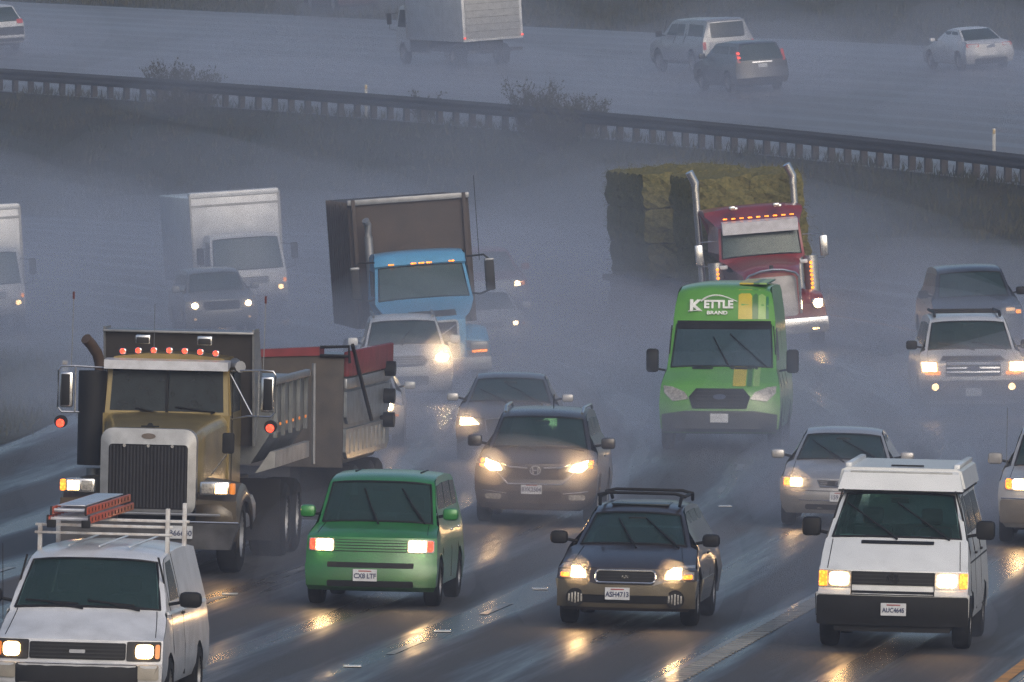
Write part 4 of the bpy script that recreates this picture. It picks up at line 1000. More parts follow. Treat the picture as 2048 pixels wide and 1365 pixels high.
# ================================================================== silver sedan (right)
r = thing('sedan', 'silver four-door sedan with wipers mid-sweep, half hidden by the white camper van', 'car')
slv = paint('silver', (.44, .43, .43), .34, .4); W = .89
b = common(r, 'sedan', W, 1.42, slv, .31, (.88, 3.55))
lights(b, [(.42, .60), (.84, .58), (.84, .74), (.56, .74), (.45, .70)], rr(.56, .61, .73, .72, .02), 8, HEADHOT, rr(.74, .61, .83, .72, .02), AMBER)
g = b.patch('grille', [(-.28, .60), (.28, .60), (.33, .70), (-.33, .70)], BLACK, .01)
pp = [(-.28, .60), (.28, .60), (.33, .70), (-.33, .70)]; b.line('grille_surround', pp+pp[:1], CHROME, .008, .015, g)
for i in range(3): b.patch('grille_slat', rr(-.28, .62+.025*i, .28, .627+.025*i, .002), STEEL, .016, .01, .3, parent=g)
yb = b.F(0, .65)-.03
MB().tube([(.055*math.cos(a), yb, .65+.034*math.sin(a)) for a in [2*PI*k/14 for k in range(15)]], .006, 4).tube([(.018*math.cos(a), yb, .65+.034*math.sin(a)) for a in [2*PI*k/10 for k in range(11)]], .005, 4).tube([(.04*math.cos(a), yb, .668+.014*math.sin(a)) for a in [2*PI*k/10 for k in range(11)]], .005, 4).build('badge', CHROME, g)
b.patch('lower_intake', rr(-.5, .26, .5, .34, .03), BLACK, .008); b.line('bumper_groove', [(-.82, .54), (.82, .54)], DARK, .006, .003); b.line('bumper_trim', [(-.6, .40), (.6, .40)], CHROME, .005, .01)
plate(b, .02, .46, '159 LVM'); wiper(b, (-.02, .99), (-.46, 1.24)); wiper(b, (.56, .99), (.0, 1.25))
y, x, u, z = put(r, 1676, 1056); PLUMES.append((x, y, z, 1.9, 4.7))

# ================================================================== minivan cut by the right edge
r = thing('minivan', 'pale minivan cut off by the right edge, big oval mirror and thin antenna', 'car')
bei = paint('pale_silver', (.50, .49, .48), .36, .3)
b = common(r, 'suv', .95, 1.68, bei, .34, (.9, 3.7), mir_m=mat('mirror_grey', (.28, .27, .27), .4))
lights(b, rr(.48, .78, .86, .96, .03), rr(.50, .80, .74, .94, .03), 10, HEADHOT, rr(.76, .80, .845, .94, .03), AMBER)
b.patch('grille', rr(-.4, .80, .4, .92, .03), BLACK, .01); b.patch('lower_cladding', rr(-.92, .3, .92, .64, .04), mat('brown_grey_cladding', (.16, .14, .12), .5), .012); b.line('bumper_trim', [(-.9, .66), (.9, .66)], CHROME, .010, .02)
MB().tube([(-.86, .95, 1.1), (-.86, .97, 1.95)], .005, 4).build('antenna', STEEL, r)
plate(b, 0, .5, '')
y, x, u, z = put(r, 2124, 1092); PLUMES.append((x-.6, y, z, 1.4, 4.7))

# ================================================================== tall green delivery van
r = thing('delivery_van', 'tall green delivery van with white lettering and yellow stripes above the windshield', 'van')
W = 1.03; vg = paint('leaf_green', (.10, .31, .04), .36, 0, .05)
rows = [(.30, .08, W-.08, .10, 0), (.38, .0, W-.03, .14, 0), (.62, -.01, W-.01, .16, 0), (.78, .02, W, .18, 0), (.95, .05, W-.01, .2, 0), (1.10, .12, W-.02, .2, .02), (1.20, .26, W-.04, .18, .03), (1.32, .55, W-.07, .14, .04),
        (1.38, .72, W-.10, .12, .03), (1.42, .78, W-.10, .12, .03), (1.80, 1.22, W-.13, .12, .03), (2.13, 1.62, W-.16, .12, .03), (2.20, 1.68, W-.16, .12, .02), (2.45, 1.76, W-.19, .12, .03), (2.68, 1.90, W-.23, .14, .05), (2.76, 2.05, W-.27, .12, .07)]
b = Body(r, rows, [(2.6, 2.80), (4.0, 2.80), (5.8, 2.78)], [(2.7, 5.94, .05), (1.5, 5.98, .05), (.5, 6.0, .05), (.32, 5.95, .05)], vg, (1.0, 4.75), .35, .36, ws=(1.42, 2.13))
b.windshield(glass('van_glass', (.06, .10, .12), .4)); interior(b, 1.42, .9, 2.13, .75)
b.patch('windshield_header', [(-.80, 2.03), (.80, 2.03), (.80, 2.17), (-.80, 2.17)], BLACK, .014, .02)
lights(b, [(.52, .88), (.80, .84), (.95, .98), (.96, 1.10), (.80, 1.08), (.60, 1.0)], None, 0)
hx = [(-.40, 1.06), (-.52, .92), (-.46, .72), (.46, .72), (.52, .92), (.40, 1.06)]; g = b.patch('grille', hx, BLACK, .014)
for i in range(5): b.patch('grille_slat', rr(-.42+.01*abs(i-3), .745+.062*i, .42-.01*abs(i-3), .765+.062*i, .005), DARK, .024, .01, .3, parent=g)
yb = b.F(0, .92)-.03; MB().disc((0, yb, .92), .11, th=.01, r2=.045).build('oval_badge', mat('badge_blue', (.05, .07, .13), .3), g)
b.patch('bumper', [(-.98, .32), (.98, .32), (.98, .62), (.60, .68), (-.60, .68), (-.98, .62)], mat('bumper_grey', (.045, .048, .055), .5), .016, .04)
plate(b, 0, .56, '')
for sx in (-1, 1):
    q = rr(.16 if sx > 0 else .14, 1.37, .62 if sx > 0 else .5, 1.405, .01); b.patch('cowl_vent', q if sx > 0 else mir(q), BLACK, .018, .01)
side_windows(b, [[(1.25, 1.48), (2.2, 1.48), (2.15, 2.05), (1.72, 2.02)]]); seams(b, 6, 2.1, (1.15, 2.3, 3.6), sill=.4)
YEL = mat('stripe_yellow', (.52, .42, .03), .4, coat=.4, noise=.05); DG = mat('stripe_dark_green', (.05, .16, .035), .4, coat=.4, noise=.05); LG = mat('stripe_light_green', (.26, .44, .12), .4, coat=.4, noise=.05); TEAL = mat('stripe_teal', (.02, .16, .07), .4, coat=.4, noise=.05)
for x0, x1, m in ((.24, .48, YEL), (.48, .58, DG), (.58, .71, LG), (.71, .80, TEAL)):
    e = min(x1, .76)
    if e > x0: b.patch('stripe', [(x0, 2.20), (e, 2.20), (e-.015, 2.70), (x0-.0, 2.70)], m, .006, .004)
    MB().box(x0, min(x1, .72), 2.15, 5.6, 2.785, 2.812).build('stripe', m, r)
    if x0 < .7 and m is not TEAL: b.patch('stripe', [(x0-.02, 1.10), (x1-.04, 1.10), (x1-.04, 1.41), (x0-.02, 1.41)], m, .010, .004, .06)
WL = mat('lettering_white', (.80, .82, .80), .4)
yk = b.F(0, 2.42)-.03
def lx(s_, size, x, z, bold=.006, sq=1.):
    o = text(s_, size, WL, r, (x, b.F(x, z)-.035, z), 'lettering', bold=bold, squash=sq); o.rotation_euler.x = math.radians(73); return o
lx('K', .27, -.50, 2.42, .012, 1.1); lx('ETTLE', .19, -.10, 2.445, .009, .98); lx('BRAND', .085, -.12, 2.305, .003, 1.25)
MB().tube([(-.62, yk-.01, 2.33), (-.40, yk-.01, 2.35)], .008, 4).build('lettering_underline', WL, r)
MB().tube([(-.40+.62*k/12, yk+.02, 2.50+.105*math.sin(PI*(k/12)**.8)) for k in range(13)], .016, 5, .008).build('lettering_swoosh', WL, r)
under(r, W, 6, .28, .7); wheels(r, (1.0, 4.75), .90, .35, .22)
mirror(r, W+.06, 1.05, 1.30, .21, .40, BLACK, .18, round_=.05); wiper(b, (.10, 1.45), (-.16, 1.90)); wiper(b, (.72, 1.45), (.12, 1.95))
y, x, u, z = put(r, 1438, 903, 1.03, yaw=-.035); PLUMES.append((x, y, z, 2.1, 6))

# ================================================================== white full-size SUV at the right
r = thing('large_suv', 'white full-size SUV with fog lamps lit and dark hood deflector, near right edge', 'SUV')
W = 1.0; b = common(r, 'suv', W, 1.92, paint('white_suv', (.60, .61, .63), .38), .39, (1.0, 4.0), mir_m=BLACK); s = b.s
lights(b, rr(.66, .86, .97, 1.07, .02), [(.70, .88), (.95, .90), (.95, 1.05), (.70, 1.05)], 9, HEADHOT, rr(.62, .83, .9, .89, .01), AMBER, hm=WARMPT)
g = b.patch('grille', rr(-.52, .80, .52, 1.08, .03), DARK, .012)
for i in range(3): b.patch('grille_bar', rr(-.5, .865+.075*i, .5, .895+.075*i, .005), CHROME, .03, .015, .3, parent=g)
MB().disc((0, b.F(0, .94)-.05, .94), .13, th=.01, r2=.05).build('oval_badge', mat('badge_blue', (.05, .07, .13), .3), g)
b.patch('hood_deflector', [(-.62, 1.09), (.62, 1.09), (.54, 1.17), (-.54, 1.17)], DARK, .04, .03)
b.patch('bumper', rr(-.97, .34, .97, .72, .04), mat('bumper_brown_grey', (.10, .085, .078), .5), .014)
for sx in (-1, 1):
    y0 = b.F(sx*.72, .60)-.03; f_ = MB().disc((sx*.72, y0, .60), .085, th=.04).build('fog_lamp', BLACK, r); MB().disc((sx*.72, y0-.025, .60), .065, th=.012).build('bulb', HEAD, f_)
plate(b, 0, .50, '')
for sx in (-1, 1): MB().tube([(sx*.62, 1.9, 1.88), (sx*.62, 2.1, 1.95), (sx*.62, 4.0, 1.95)], .03, 6).build('roof_rail', DARK, r)
for yy in (2.1, 3.6): MB().tube([(-.62, yy, 1.95), (.62, yy, 1.95)], .025, 6).build('roof_bar', DARK, r)
wiper(b, (.02, 1.31), (-.60, 1.40)); wiper(b, (.64, 1.31), (.04, 1.41))
y, x, u, z = put(r, 1948, 838); PLUMES.append((x, y, z, 2.1, 5))

# ================================================================== dark pickup behind it
r = thing('dark_suv', 'dark blurred SUV right behind the white full-size SUV, amber signals lit', 'SUV')
b = common(r, 'suv', .98, 1.95, paint('charcoal', (.03, .03, .036), .4), .4, (1.0, 4.0), mir_m=BLACK)
lights(b, rr(.58, .92, .95, 1.08, .02), rr(.60, .98, .80, 1.05, .02), 3, WARMPT, rr(.82, .92, .93, 1.0, .02), AMBER)
b.patch('grille', rr(-.5, .82, .5, 1.06, .03), BLACK, .012)
y, x, u, z = put(r, 1962, 716); PLUMES.append((x, y, z, 2.1, 5))

# ================================================================== white SUV in front of the blue truck
r = thing('suv', 'white SUV with one dazzling headlamp in front of the blue truck', 'SUV')
b = common(r, 'suv', .95, 1.76, paint('white_b', (.58, .58, .58), .4), .37, (.95, 3.75), mir_m=paint('white_b', (.58,)*3)); s = b.s
lights(b, [(.52, .84), (.90, .86), (.90, 1.0), (.6, .99)], rr(.62, .86, .86, .97, .03), 30, glow('dazzling_headlight', (1, .74, .43), 260), sides=(1,))
lights(b, [(.52, .84), (.90, .86), (.90, 1.0), (.6, .99)], rr(.74, .88, .86, .96, .03), 3, HEAD, sides=(-1,))
g = b.patch('grille', [(-.36, .76), (.36, .76), (.44, .86), (.36, .95), (-.36, .95), (-.44, .86)], DARK, .012)
for i in range(3): b.patch('grille_bar', rr(-.37, .80+.05*i, .37, .818+.05*i, .004), STEEL, .022, .01, .3, parent=g)
pp = [(-.36, .76), (.36, .76), (.44, .86), (.36, .95), (-.36, .95), (-.44, .86)]; b.line('grille_surround', pp+pp[:1], STEEL, .014, .02, g)
for sx in (-1, 1): MB().tube([(sx*.60, 1.85, 1.72), (sx*.61, 2.0, 1.79), (sx*.62, 3.9, 1.79)], .028, 6).build('roof_rail', STEEL, r)
b.patch('lower_intake', rr(-.45, .36, .45, .55, .04), DARK, .01); wiper(b, (-.1, 1.2), (.12, 1.45))
y, x, u, z = put(r, 814, 808); PLUMES.append((x, y, z, 2.0, 4.6))

# ================================================================== two more cars in the spray
r = thing('grey_sedan', 'grey sedan behind the dark crossover with one bright headlamp showing', 'car')
b = common(r, 'sedan', .90, 1.46, paint('grey', (.09, .08, .08), .34, .3), .32, (.9, 3.6), mir_m=paint('silver', (.44, .43, .43)))
lights(b, [(.42, .64), (.82, .60), (.84, .76), (.6, .76)], [(.50, .64), (.82, .62), (.82, .74), (.62, .74)], 14, HEADHOT)
g = b.patch('grille', rr(-.38, .50, .38, .74, .05), BLACK, .008); b.line('grille_surround', [(-.36, .5), (-.40, .72), (0, .76), (.40, .72), (.36, .5)], STEEL, .01, .02, g)
wiper(b, (-.05, 1.0), (-.52, 1.2)); wiper(b, (.5, 1.0), (-.05, 1.28))
y, x, u, z = put(r, 1016, 925); PLUMES.append((x, y, z, 1.9, 4.6))
r = thing('pale_sedan', 'pale sedan half hidden behind the dump trailer, one headlamp showing', 'car')
b = common(r, 'sedan', .90, 1.44, paint('pale', (.40, .41, .42), .36, .3), .32, (.9, 3.6))
lights(b, rr(.46, .62, .80, .76, .04), rr(.50, .63, .70, .75, .05), 14, HEADHOT, [(.62, .54), (.80, .52), (.80, .56), (.62, .57)], AMBERDIM)
b.patch('grille', rr(-.3, .58, .3, .72, .05), BLACK, .008)
y, x, u, z = put(r, 706, 893); PLUMES.append((x, y, z, 1.9, 4.6))
r = thing('white_sedan', 'white sedan beside the blue truck front wheel, small round headlamp lit', 'car')
b = common(r, 'sedan', .92, 1.45, paint('white_c', (.60, .62, .64), .4), .32, (.9, 3.6))
lights(b, rr(.48, .60, .82, .76, .04), rr(.54, .63, .66, .73, .05), 4, HEADHOT, rr(.76, .64, .82, .7, .02), AMBERDIM)
b.patch('grille', rr(-.3, .58, .3, .72, .05), BLACK, .008)
y, x, u, z = put(r, 984, 708); PLUMES.append((x, y, z, 1.9, 4.6))
r = thing('red_pickup', 'reddish pickup half lost in the spray right of the blue truck', 'pickup')
b = common(r, 'suv', .95, 1.80, paint('faded_red', (.26, .06, .05), .4), .38, (.95, 3.75))
b.patch('hood_panel', [(-.85, .55), (.85, .55), (.85, 1.0), (-.85, 1.0)], paint('white_c', (.60, .62, .64)), .008)
lights(b, rr(.50, .80, .85, .98, .04), rr(.56, .82, .72, .95, .05), 5, HEADHOT, rr(.75, .84, .84, .94, .02), AMBER)
y, x, u, z = put(r, 990, 640); PLUMES.append((x, y, z, 2.0, 4.6))
r = thing('small_suv', 'small grey SUV with round lamps in the spray in front of the white box truck', 'SUV')
b = common(r, 'suv', .92, 1.68, paint('grey_b', (.16, .17, .18), .4), .34, (.9, 3.5))
lights(b, rr(.5, .68, .84, .90, .05), rr(.60, .72, .76, .86, .07), 6, HEADHOT)
for sx in (-1, 1): b.patch('fog_lamp', rr(.66, .42, .72, .47, .02) if sx > 0 else mir(rr(.66, .42, .72, .47, .02)), WARMPT, .02)
b.patch('grille', rr(-.45, .66, .45, .88, .05), BLACK, .008)
y, x, u, z = put(r, 448, 672); PLUMES.append((x, y, z, 2.0, 4.4))

# ================================================================== light blue truck hauling a brown container
r = thing('container_truck', 'light blue conventional truck hauling a tall brown open container', 'truck')
blu = paint('light_blue', (.11, .34, .56), .36, 0, .06)
brown = mat('rust_brown_container', (.075, .055, .045), .75, nscale=2, noise=.3, col2=(.05, .04, .036))
rows = [(.50, .1, .66, .10, 0), (.60, .05, .70, .10, 0), (1.45, .12, .72, .14, 0), (1.52, .2, .74, .16, .02), (1.62, .55, .84, .16, .06), (1.74, 1.0, .94, .14, .08), (1.86, 1.45, 1.02, .12, .06), (1.90, 1.55, 1.04, .12, .05),
        (1.93, 1.60, 1.03, .12, .04), (2.25, 1.80, .99, .14, .03), (2.60, 2.02, .95, .16, .03), (2.64, 1.98, .97, .14, .02), (2.80, 2.10, .97, .14, .02), (2.88, 2.25, .93, .12, .04)]
b = Body(r, rows, [(2.6, 2.92), (3.2, 2.92)], [(2.86, 3.5, .02), (1.9, 3.55, .02), (1.0, 3.55, .02), (.6, 3.5, .02)], blu, (1.0,), .5, .62, ws=(1.93, 2.60))
b.windshield(glass('truck_glass', (.08, .12, .12), .35)); interior(b, 1.93, 1.7, 2.6, .8)
g = b.patch('grille', rr(-.52, .62, .52, 1.42, .05), DARK, .02); pp = rr(-.54, .60, .54, 1.44, .05); b.line('grille_surround', pp+pp[:1], mat('frame_white', (.55, .57, .6), .4), .025, .03, g)
b.line('grille_bar', [(-.5, .70), (.5, 1.35)], CHROME, .014, .03, g)
b.patch('hood_vent', rr(-.44, 1.54, .56, 1.66, .02), DARK, .012, .02)
for sx in (-1, 1):
    prof_ = [(.15, .75), (.2, 1.0), (.45, 1.2), (.95, 1.3), (1.4, 1.22), (1.7, 1.0)]; vs = []
    for y_, z_ in prof_: vs += [(sx*.70, y_, z_+.05), (sx*1.0, y_, z_), (sx*1.18, y_+.03, z_-.06), (sx*1.22, y_+.08, z_-.22)]
    o = MB().add(vs, [(i*4+k, i*4+k+1, (i+1)*4+k+1, (i+1)*4+k) for i in range(5) for k in range(3)], True).build('fender', blu, r); o.modifiers.new('s', 'SOLIDIFY').thickness = .03
    MB().prism([(sx*.70, .55), (sx*1.19, .55), (sx*1.17, .95), (sx*.70, 1.0)], .16, .2, 'y').build('fender_front', mat('dull_blue_lamp_panel', (.16, .20, .26), .5), r)
    h = B('headlight', LENS, r, min(sx*.78, sx*1.14), max(sx*.78, sx*1.14), .10, .2, .80, .96, .03)
    B('turn_signal', AMBER, h, min(sx*.80, sx*1.12), max(sx*.80, sx*1.12), .09, .12, .74, .79, .01)
    xm = sx*1.42; mo = B('wing_mirror', DARK, r, xm-.10, xm+.10, 1.6, 1.75, 1.98, 2.62, .04); B('mirror_cap', STEEL, mo, xm-.10, xm+.10, 1.59, 1.76, 2.60, 2.66, .02)
    MB().tube([(sx*.98, 1.95, 2.72), (sx*1.32, 1.72, 2.74), (sx*1.42, 1.68, 2.64)], .022, 6).build('mirror_bracket', BLACK, mo)
    MB().tube([(sx*1.42, 1.68, 2.0), (sx*1.2, 1.74, 1.92), (sx*1.0, 1.9, 1.95)], .022, 6).build('mirror_bracket', BLACK, mo)
    MB().prism([(1.95, 2.0), (2.9, 2.0), (2.85, 2.55), (2.25, 2.52)], sx*(1.0), sx*(1.02), 'x').build('side_window', DGLASS, r)
    wheels_done = True
for x in (-.62, -.15, .02, .18, .66):
    B('roof_marker_lamp', AMBER, r, x-.06, x+.06, b.F(x, 2.64)-.03, b.F(x, 2.64)+.02, 2.635, 2.665, .008)
B('bumper', STEEL, r, -1.2, 1.2, -.02, .2, .36, .66, .04)
MB().tube([(-.92, 3.75, 1.0), (-.92, 3.75, 3.25)], .09, 12).tube([(-.92, 3.75, 3.2), (-.92, 3.75, 3.5), (-.97, 3.68, 3.6)], .08, 12).build('exhaust_stack', STEEL, r)
co = B('container', brown, r, -1.22, 1.22, 4.1, 10.6, 1.3, 3.98, .02)
for k in range(11): MB().box(-1.29, -1.22, 4.2+.62*k, 4.32+.62*k, 1.3, 3.98).build('container_rib', brown, co)
for k in range(11): MB().box(1.22, 1.29, 4.2+.62*k, 4.32+.62*k, 1.3, 3.98).build('container_rib', brown, co)
MB().box(-1.3, 1.3, 4.02, 4.14, 3.92, 4.04, .01).build('container_rim', STEEL, co)
for x in (-1.22, 1.14): MB().box(x, x+.08, 4.0, 4.1, 1.3, 4.04, .01).build('container_post', brown, co)
B('chassis_frame', BLACK, r, -.45, .45, .6, 10.4, .6, 1.3, .02)
wheels(r, (1.0,), 1.0, .5, .3, STEEL); wheels(r, (6.6, 8.0, 9.3), .95, .5, .5, STEEL)
MB().tube([(1.35, 3.2, 2.6), (1.35, 3.2, 4.4)], .008, 4).build('antenna', DARK, r)
y, x, u, z = put(r, 874, 782, yaw=.045, roll=.07); PLUMES.append((x, y, z, 2.5, 10))

# ================================================================== red truck with hay
r = thing('hay_truck', 'red long-nose truck with amber lamps pulling the hay load', 'truck')
red = paint('deep_red', (.24, .026, .03), .4)
rows = [(.55, .1, .60, .08, 0), (.6, .04, .62, .08, 0), (1.75, .08, .62, .12, .10), (1.84, .2, .64, .12, .12), (1.95, 1.0, .74, .1, .12), (2.06, 2.0, .84, .1, .1), (2.10, 2.1, .98, .08, .05),
        (2.12, 2.12, .97, .08, .04), (2.4, 2.18, .95, .08, .03), (2.72, 2.25, .93, .08, .03), (2.80, 2.30, .92, .08, .03), (2.86, 2.5, .95, .1, .04), (3.10, 3.4, 1.12, .1, .06), (3.18, 3.5, 1.12, .08, .06)]
b = Body(r, rows, [(4.0, 3.22), (4.9, 3.22)], [(3.18, 5.1, .02), (1.9, 5.12, .02), (1.0, 5.12, .02), (.6, 5.1, .02)], red, (1.1,), .5, .62, ws=(2.12, 2.72))
b.windshield(glass('truck_glass', (.08, .12, .12), .35)); interior(b, 2.12, 2.2, 2.72, .8)
vz = MB().hexa([(-.86, 2.02, 2.62), (.86, 2.02, 2.62), (.86, 2.25, 2.72), (-.86, 2.25, 2.72), (-.86, 2.02, 2.88), (.86, 2.02, 2.88), (.86, 2.3, 2.92), (-.86, 2.3, 2.92)]).build('sun_visor', mat('visor_grey', (.55, .55, .60), .4), r)
for k in range(9): B('roof_marker_lamp', AMBER, r, -.76+.19*k-.045, -.76+.19*k+.045, 2.28, 2.34, 2.96, 2.99, .006)
for x in (-.5, .5): o = B('air_horn', CHROME, r, x-.09, x+.09, 2.7, 3.2, 3.14, 3.22, .03); B('air_horn_bell', CHROME, o, x-.12, x+.02, 2.6, 2.7, 3.17, 3.25, .02)
g = b.patch('grille', rr(-.55, .75, .55, 1.66, .10), mat('pale_grille', (.30, .30, .32), .4, .5), .02)
MB().tube([(-.60, 0, 1.62), (-.52, -.03, 1.72), (-.25, -.06, 1.80), (0, -.07, 1.82), (.25, -.06, 1.80), (.52, -.03, 1.72), (.60, 0, 1.62), (.60, .02, .8)], .032, 6).build('grille_surround', CHROME, g)
B('hood_ornament', DARK, r, -.04, .04, .0, .1, 1.82, 1.92, .015)
for sx in (-1, 1):
    prof_ = [(.3, .7), (.35, .95), (.6, 1.18), (1.1, 1.28), (1.6, 1.2), (1.9, 1.0)]; vs = []
    for y_, z_ in prof_: vs += [(sx*.62, y_, z_+.05), (sx*.95, y_, z_), (sx*1.16, y_+.03, z_-.06), (sx*1.20, y_+.08, z_-.22)]
    o = MB().add(vs, [(i*4+k, i*4+k+1, (i+1)*4+k+1, (i+1)*4+k) for i in range(5) for k in range(3)], True).build('fender', red, r); o.modifiers.new('s', 'SOLIDIFY').thickness = .03
    MB().prism([(sx*.62, .5), (sx*1.16, .5), (sx*1.16, .95), (sx*.62, 1.0)], .3, .36, 'y').build('fender_front', red, r)
    h = B('headlight', CHROME, r, min(sx*.85, sx*1.12), max(sx*.85, sx*1.12), .05, .25, .88, 1.10, .04); MB().disc((sx*.99, .04, .99), .10, th=.02).build('bulb', HEADHOT, h); lamp(r, sx*.99, -.05, .99, 18)
    B('fog_lamp', HEAD, r, min(sx*.80, sx*.98), max(sx*.80, sx*.98), -.06, -.03, .40, .47, .02)
    a = MB().tube([(sx*1.08, 2.0, 1.15), (sx*1.08, 2.0, 2.02)], .17, 16).build('air_cleaner', CHROME, r)
    for k in range(8): MB().disc((sx*1.06, 1.81, 1.20+.095*k), .036, th=.02, n=10).build('marker_lamp', AMBER, a)
    B('air_cleaner_cap', PLATE, a, min(sx*.82, sx*1.0), max(sx*.82, sx*1.0), 1.85, 1.95, 1.86, 1.95, .02)
    st = MB().tube([(sx*1.12, 5.3, 1.2), (sx*1.12, 5.3, 3.75)], .085, 12).build('exhaust_stack', CHROME, r)
    MB().tube([(sx*1.12, 5.3, 3.6), (sx*1.12, 5.3, 3.78), (sx*1.12-.12, 5.26, 4.05)], .095, 12).build('stack_tip', CHROME, st)
    xm = sx*1.42; mo = B('wing_mirror', CHROME, r, xm-.09, xm+.09, 2.1, 2.2, 1.98, 2.45, .03); MB().tube([(sx*.96, 2.3, 2.5), (xm, 2.15, 2.5), (xm, 2.15, 1.95), (sx*.96, 2.3, 1.95)], .016, 6).build('mirror_bracket', CHROME, mo)
B('bumper', CHROME, r, -1.2, 1.2, -.06, .16, .34, .70, .04)
B('chassis_frame', BLACK, r, -.45, .45, .6, 13.4, .6, 1.2, .02); B('flatbed_deck', DARK, r, -1.22, 1.22, 5.7, 13.4, 1.2, 1.34, .01)
wheels(r, (1.1,), 1.0, .5, .3, STEEL); wheels(r, (8.8, 10.2), .95, .5, .5, STEEL)
y, x, u, z = put(r, 1556, 702, yaw=-.006, roll=.08); PLUMES.append((x, y, z, 2.5, 13)); hroot = r
tr = thing('hay_trailer', 'flat trailer carrying the rear half of the hay load', 'trailer')
B('flatbed_deck', DARK, tr, -1.22, 1.22, 0, 8.0, 1.2, 1.34, .01); B('chassis_frame', BLACK, tr, -.45, .45, -1.5, 7.8, .6, 1.2, .02); wheels(tr, (1.5, 5.6, 6.9), .95, .5, .5, STEEL)
MB().box(-1.15, 1.15, 7.0, 7.05, .3, 1.2).build('mud_flap', BLACK, tr)
yt = y+15.2; tr.location = P(u-.25, yt); tr.rotation_euler = (0, -.075, -math.atan(dxc(yt+4)))
HAY = mat('hay', (.20, .175, .07), .95, nscale=14, noise=.3, bump=1., bscale=40, col2=(.075, .078, .03), spec=.1)
HAYTOP = mat('hay_green_top', (.20, .20, .07), .95, nscale=4, noise=.3, bump=1., bscale=24, col2=(.12, .10, .04))
def bale_mesh(seed):
    rnd = random.Random(seed); bm = bmesh.new(); bmesh.ops.create_cube(bm, size=1); bmesh.ops.subdivide_edges(bm, edges=bm.edges[:], cuts=5, use_grid_fill=True)
    for v in bm.verts:
        c = v.co; k = 1-.025*(abs(c.x*2)**6*abs(c.z*2)**6+abs(c.y*2)**6*abs(c.z*2)**6); v.co = Vector((c.x*1.225*k, c.y*2.47, c.z*.845*k))+Vector((rnd.gauss(0, .022), rnd.gauss(0, .03), rnd.gauss(0, .03)))
    me = bpy.data.meshes.new('hay_bale'); 
    k0 = len(bm.verts); fl = list(bm.faces)
    for i in range(900):     # loose stalks
        f = rnd.choice(fl); vs_ = [v.co for v in f.verts]; p = sum((v*rnd.random() for v in vs_), Vector())/2 if False else f.calc_center_median()+Vector((rnd.gauss(0, .08), rnd.gauss(0, .15), rnd.gauss(0, .06)))*1.0
        d = (f.normal*rnd.uniform(.3, 1)+Vector((rnd.gauss(0, .6), rnd.gauss(0, .6), rnd.gauss(0, .5)))).normalized()*rnd.uniform(.05, .15); e = d.orthogonal().normalized()*.006
        a_ = [bm.verts.new(q) for q in (p-e-d*.3, p+e-d*.3, p+d)]; bm.faces.new(a_)
    bm.to_mesh(me); bm.free(); me.materials.append(HAY); return me
BM_ = [bale_mesh(i) for i in range(3)]
cnt = 0
for root, y0, nm in ((hroot, 5.85, 'truck'), (tr, .1, 'trailer')):
    R_ = Matrix.Translation(root.location) @ root.rotation_euler.to_matrix().to_4x4()
    for iy in range(3):
        for iz in range(3):
            for ix in (-1, 1):
                o = link('hay_bale', BM_[cnt % 3]); cnt += 1
                o.matrix_basis = R_ @ Matrix.Translation((.22+ix*.615+random.gauss(0, .015), y0+1.25+2.5*iy, 1.34+.42+.83*iz+(.015 if iz else 0)))
                row = ('nearest the cab', 'second from the cab', 'third from the cab') if nm == 'truck' else ('at the front', 'in the middle', 'at the rear end'); lay = ('bottom', 'middle', 'top')[iz]
                tag(o, 'hay bale %s, %s layer, %s row, on the %s' % (row[iy], lay, 'left' if ix < 0 else 'right', 'red truck' if nm == 'truck' else 'hay trailer'), 'hay bale', 'hay bales on the red truck' if nm == 'truck' else 'hay bales on the hay trailer')

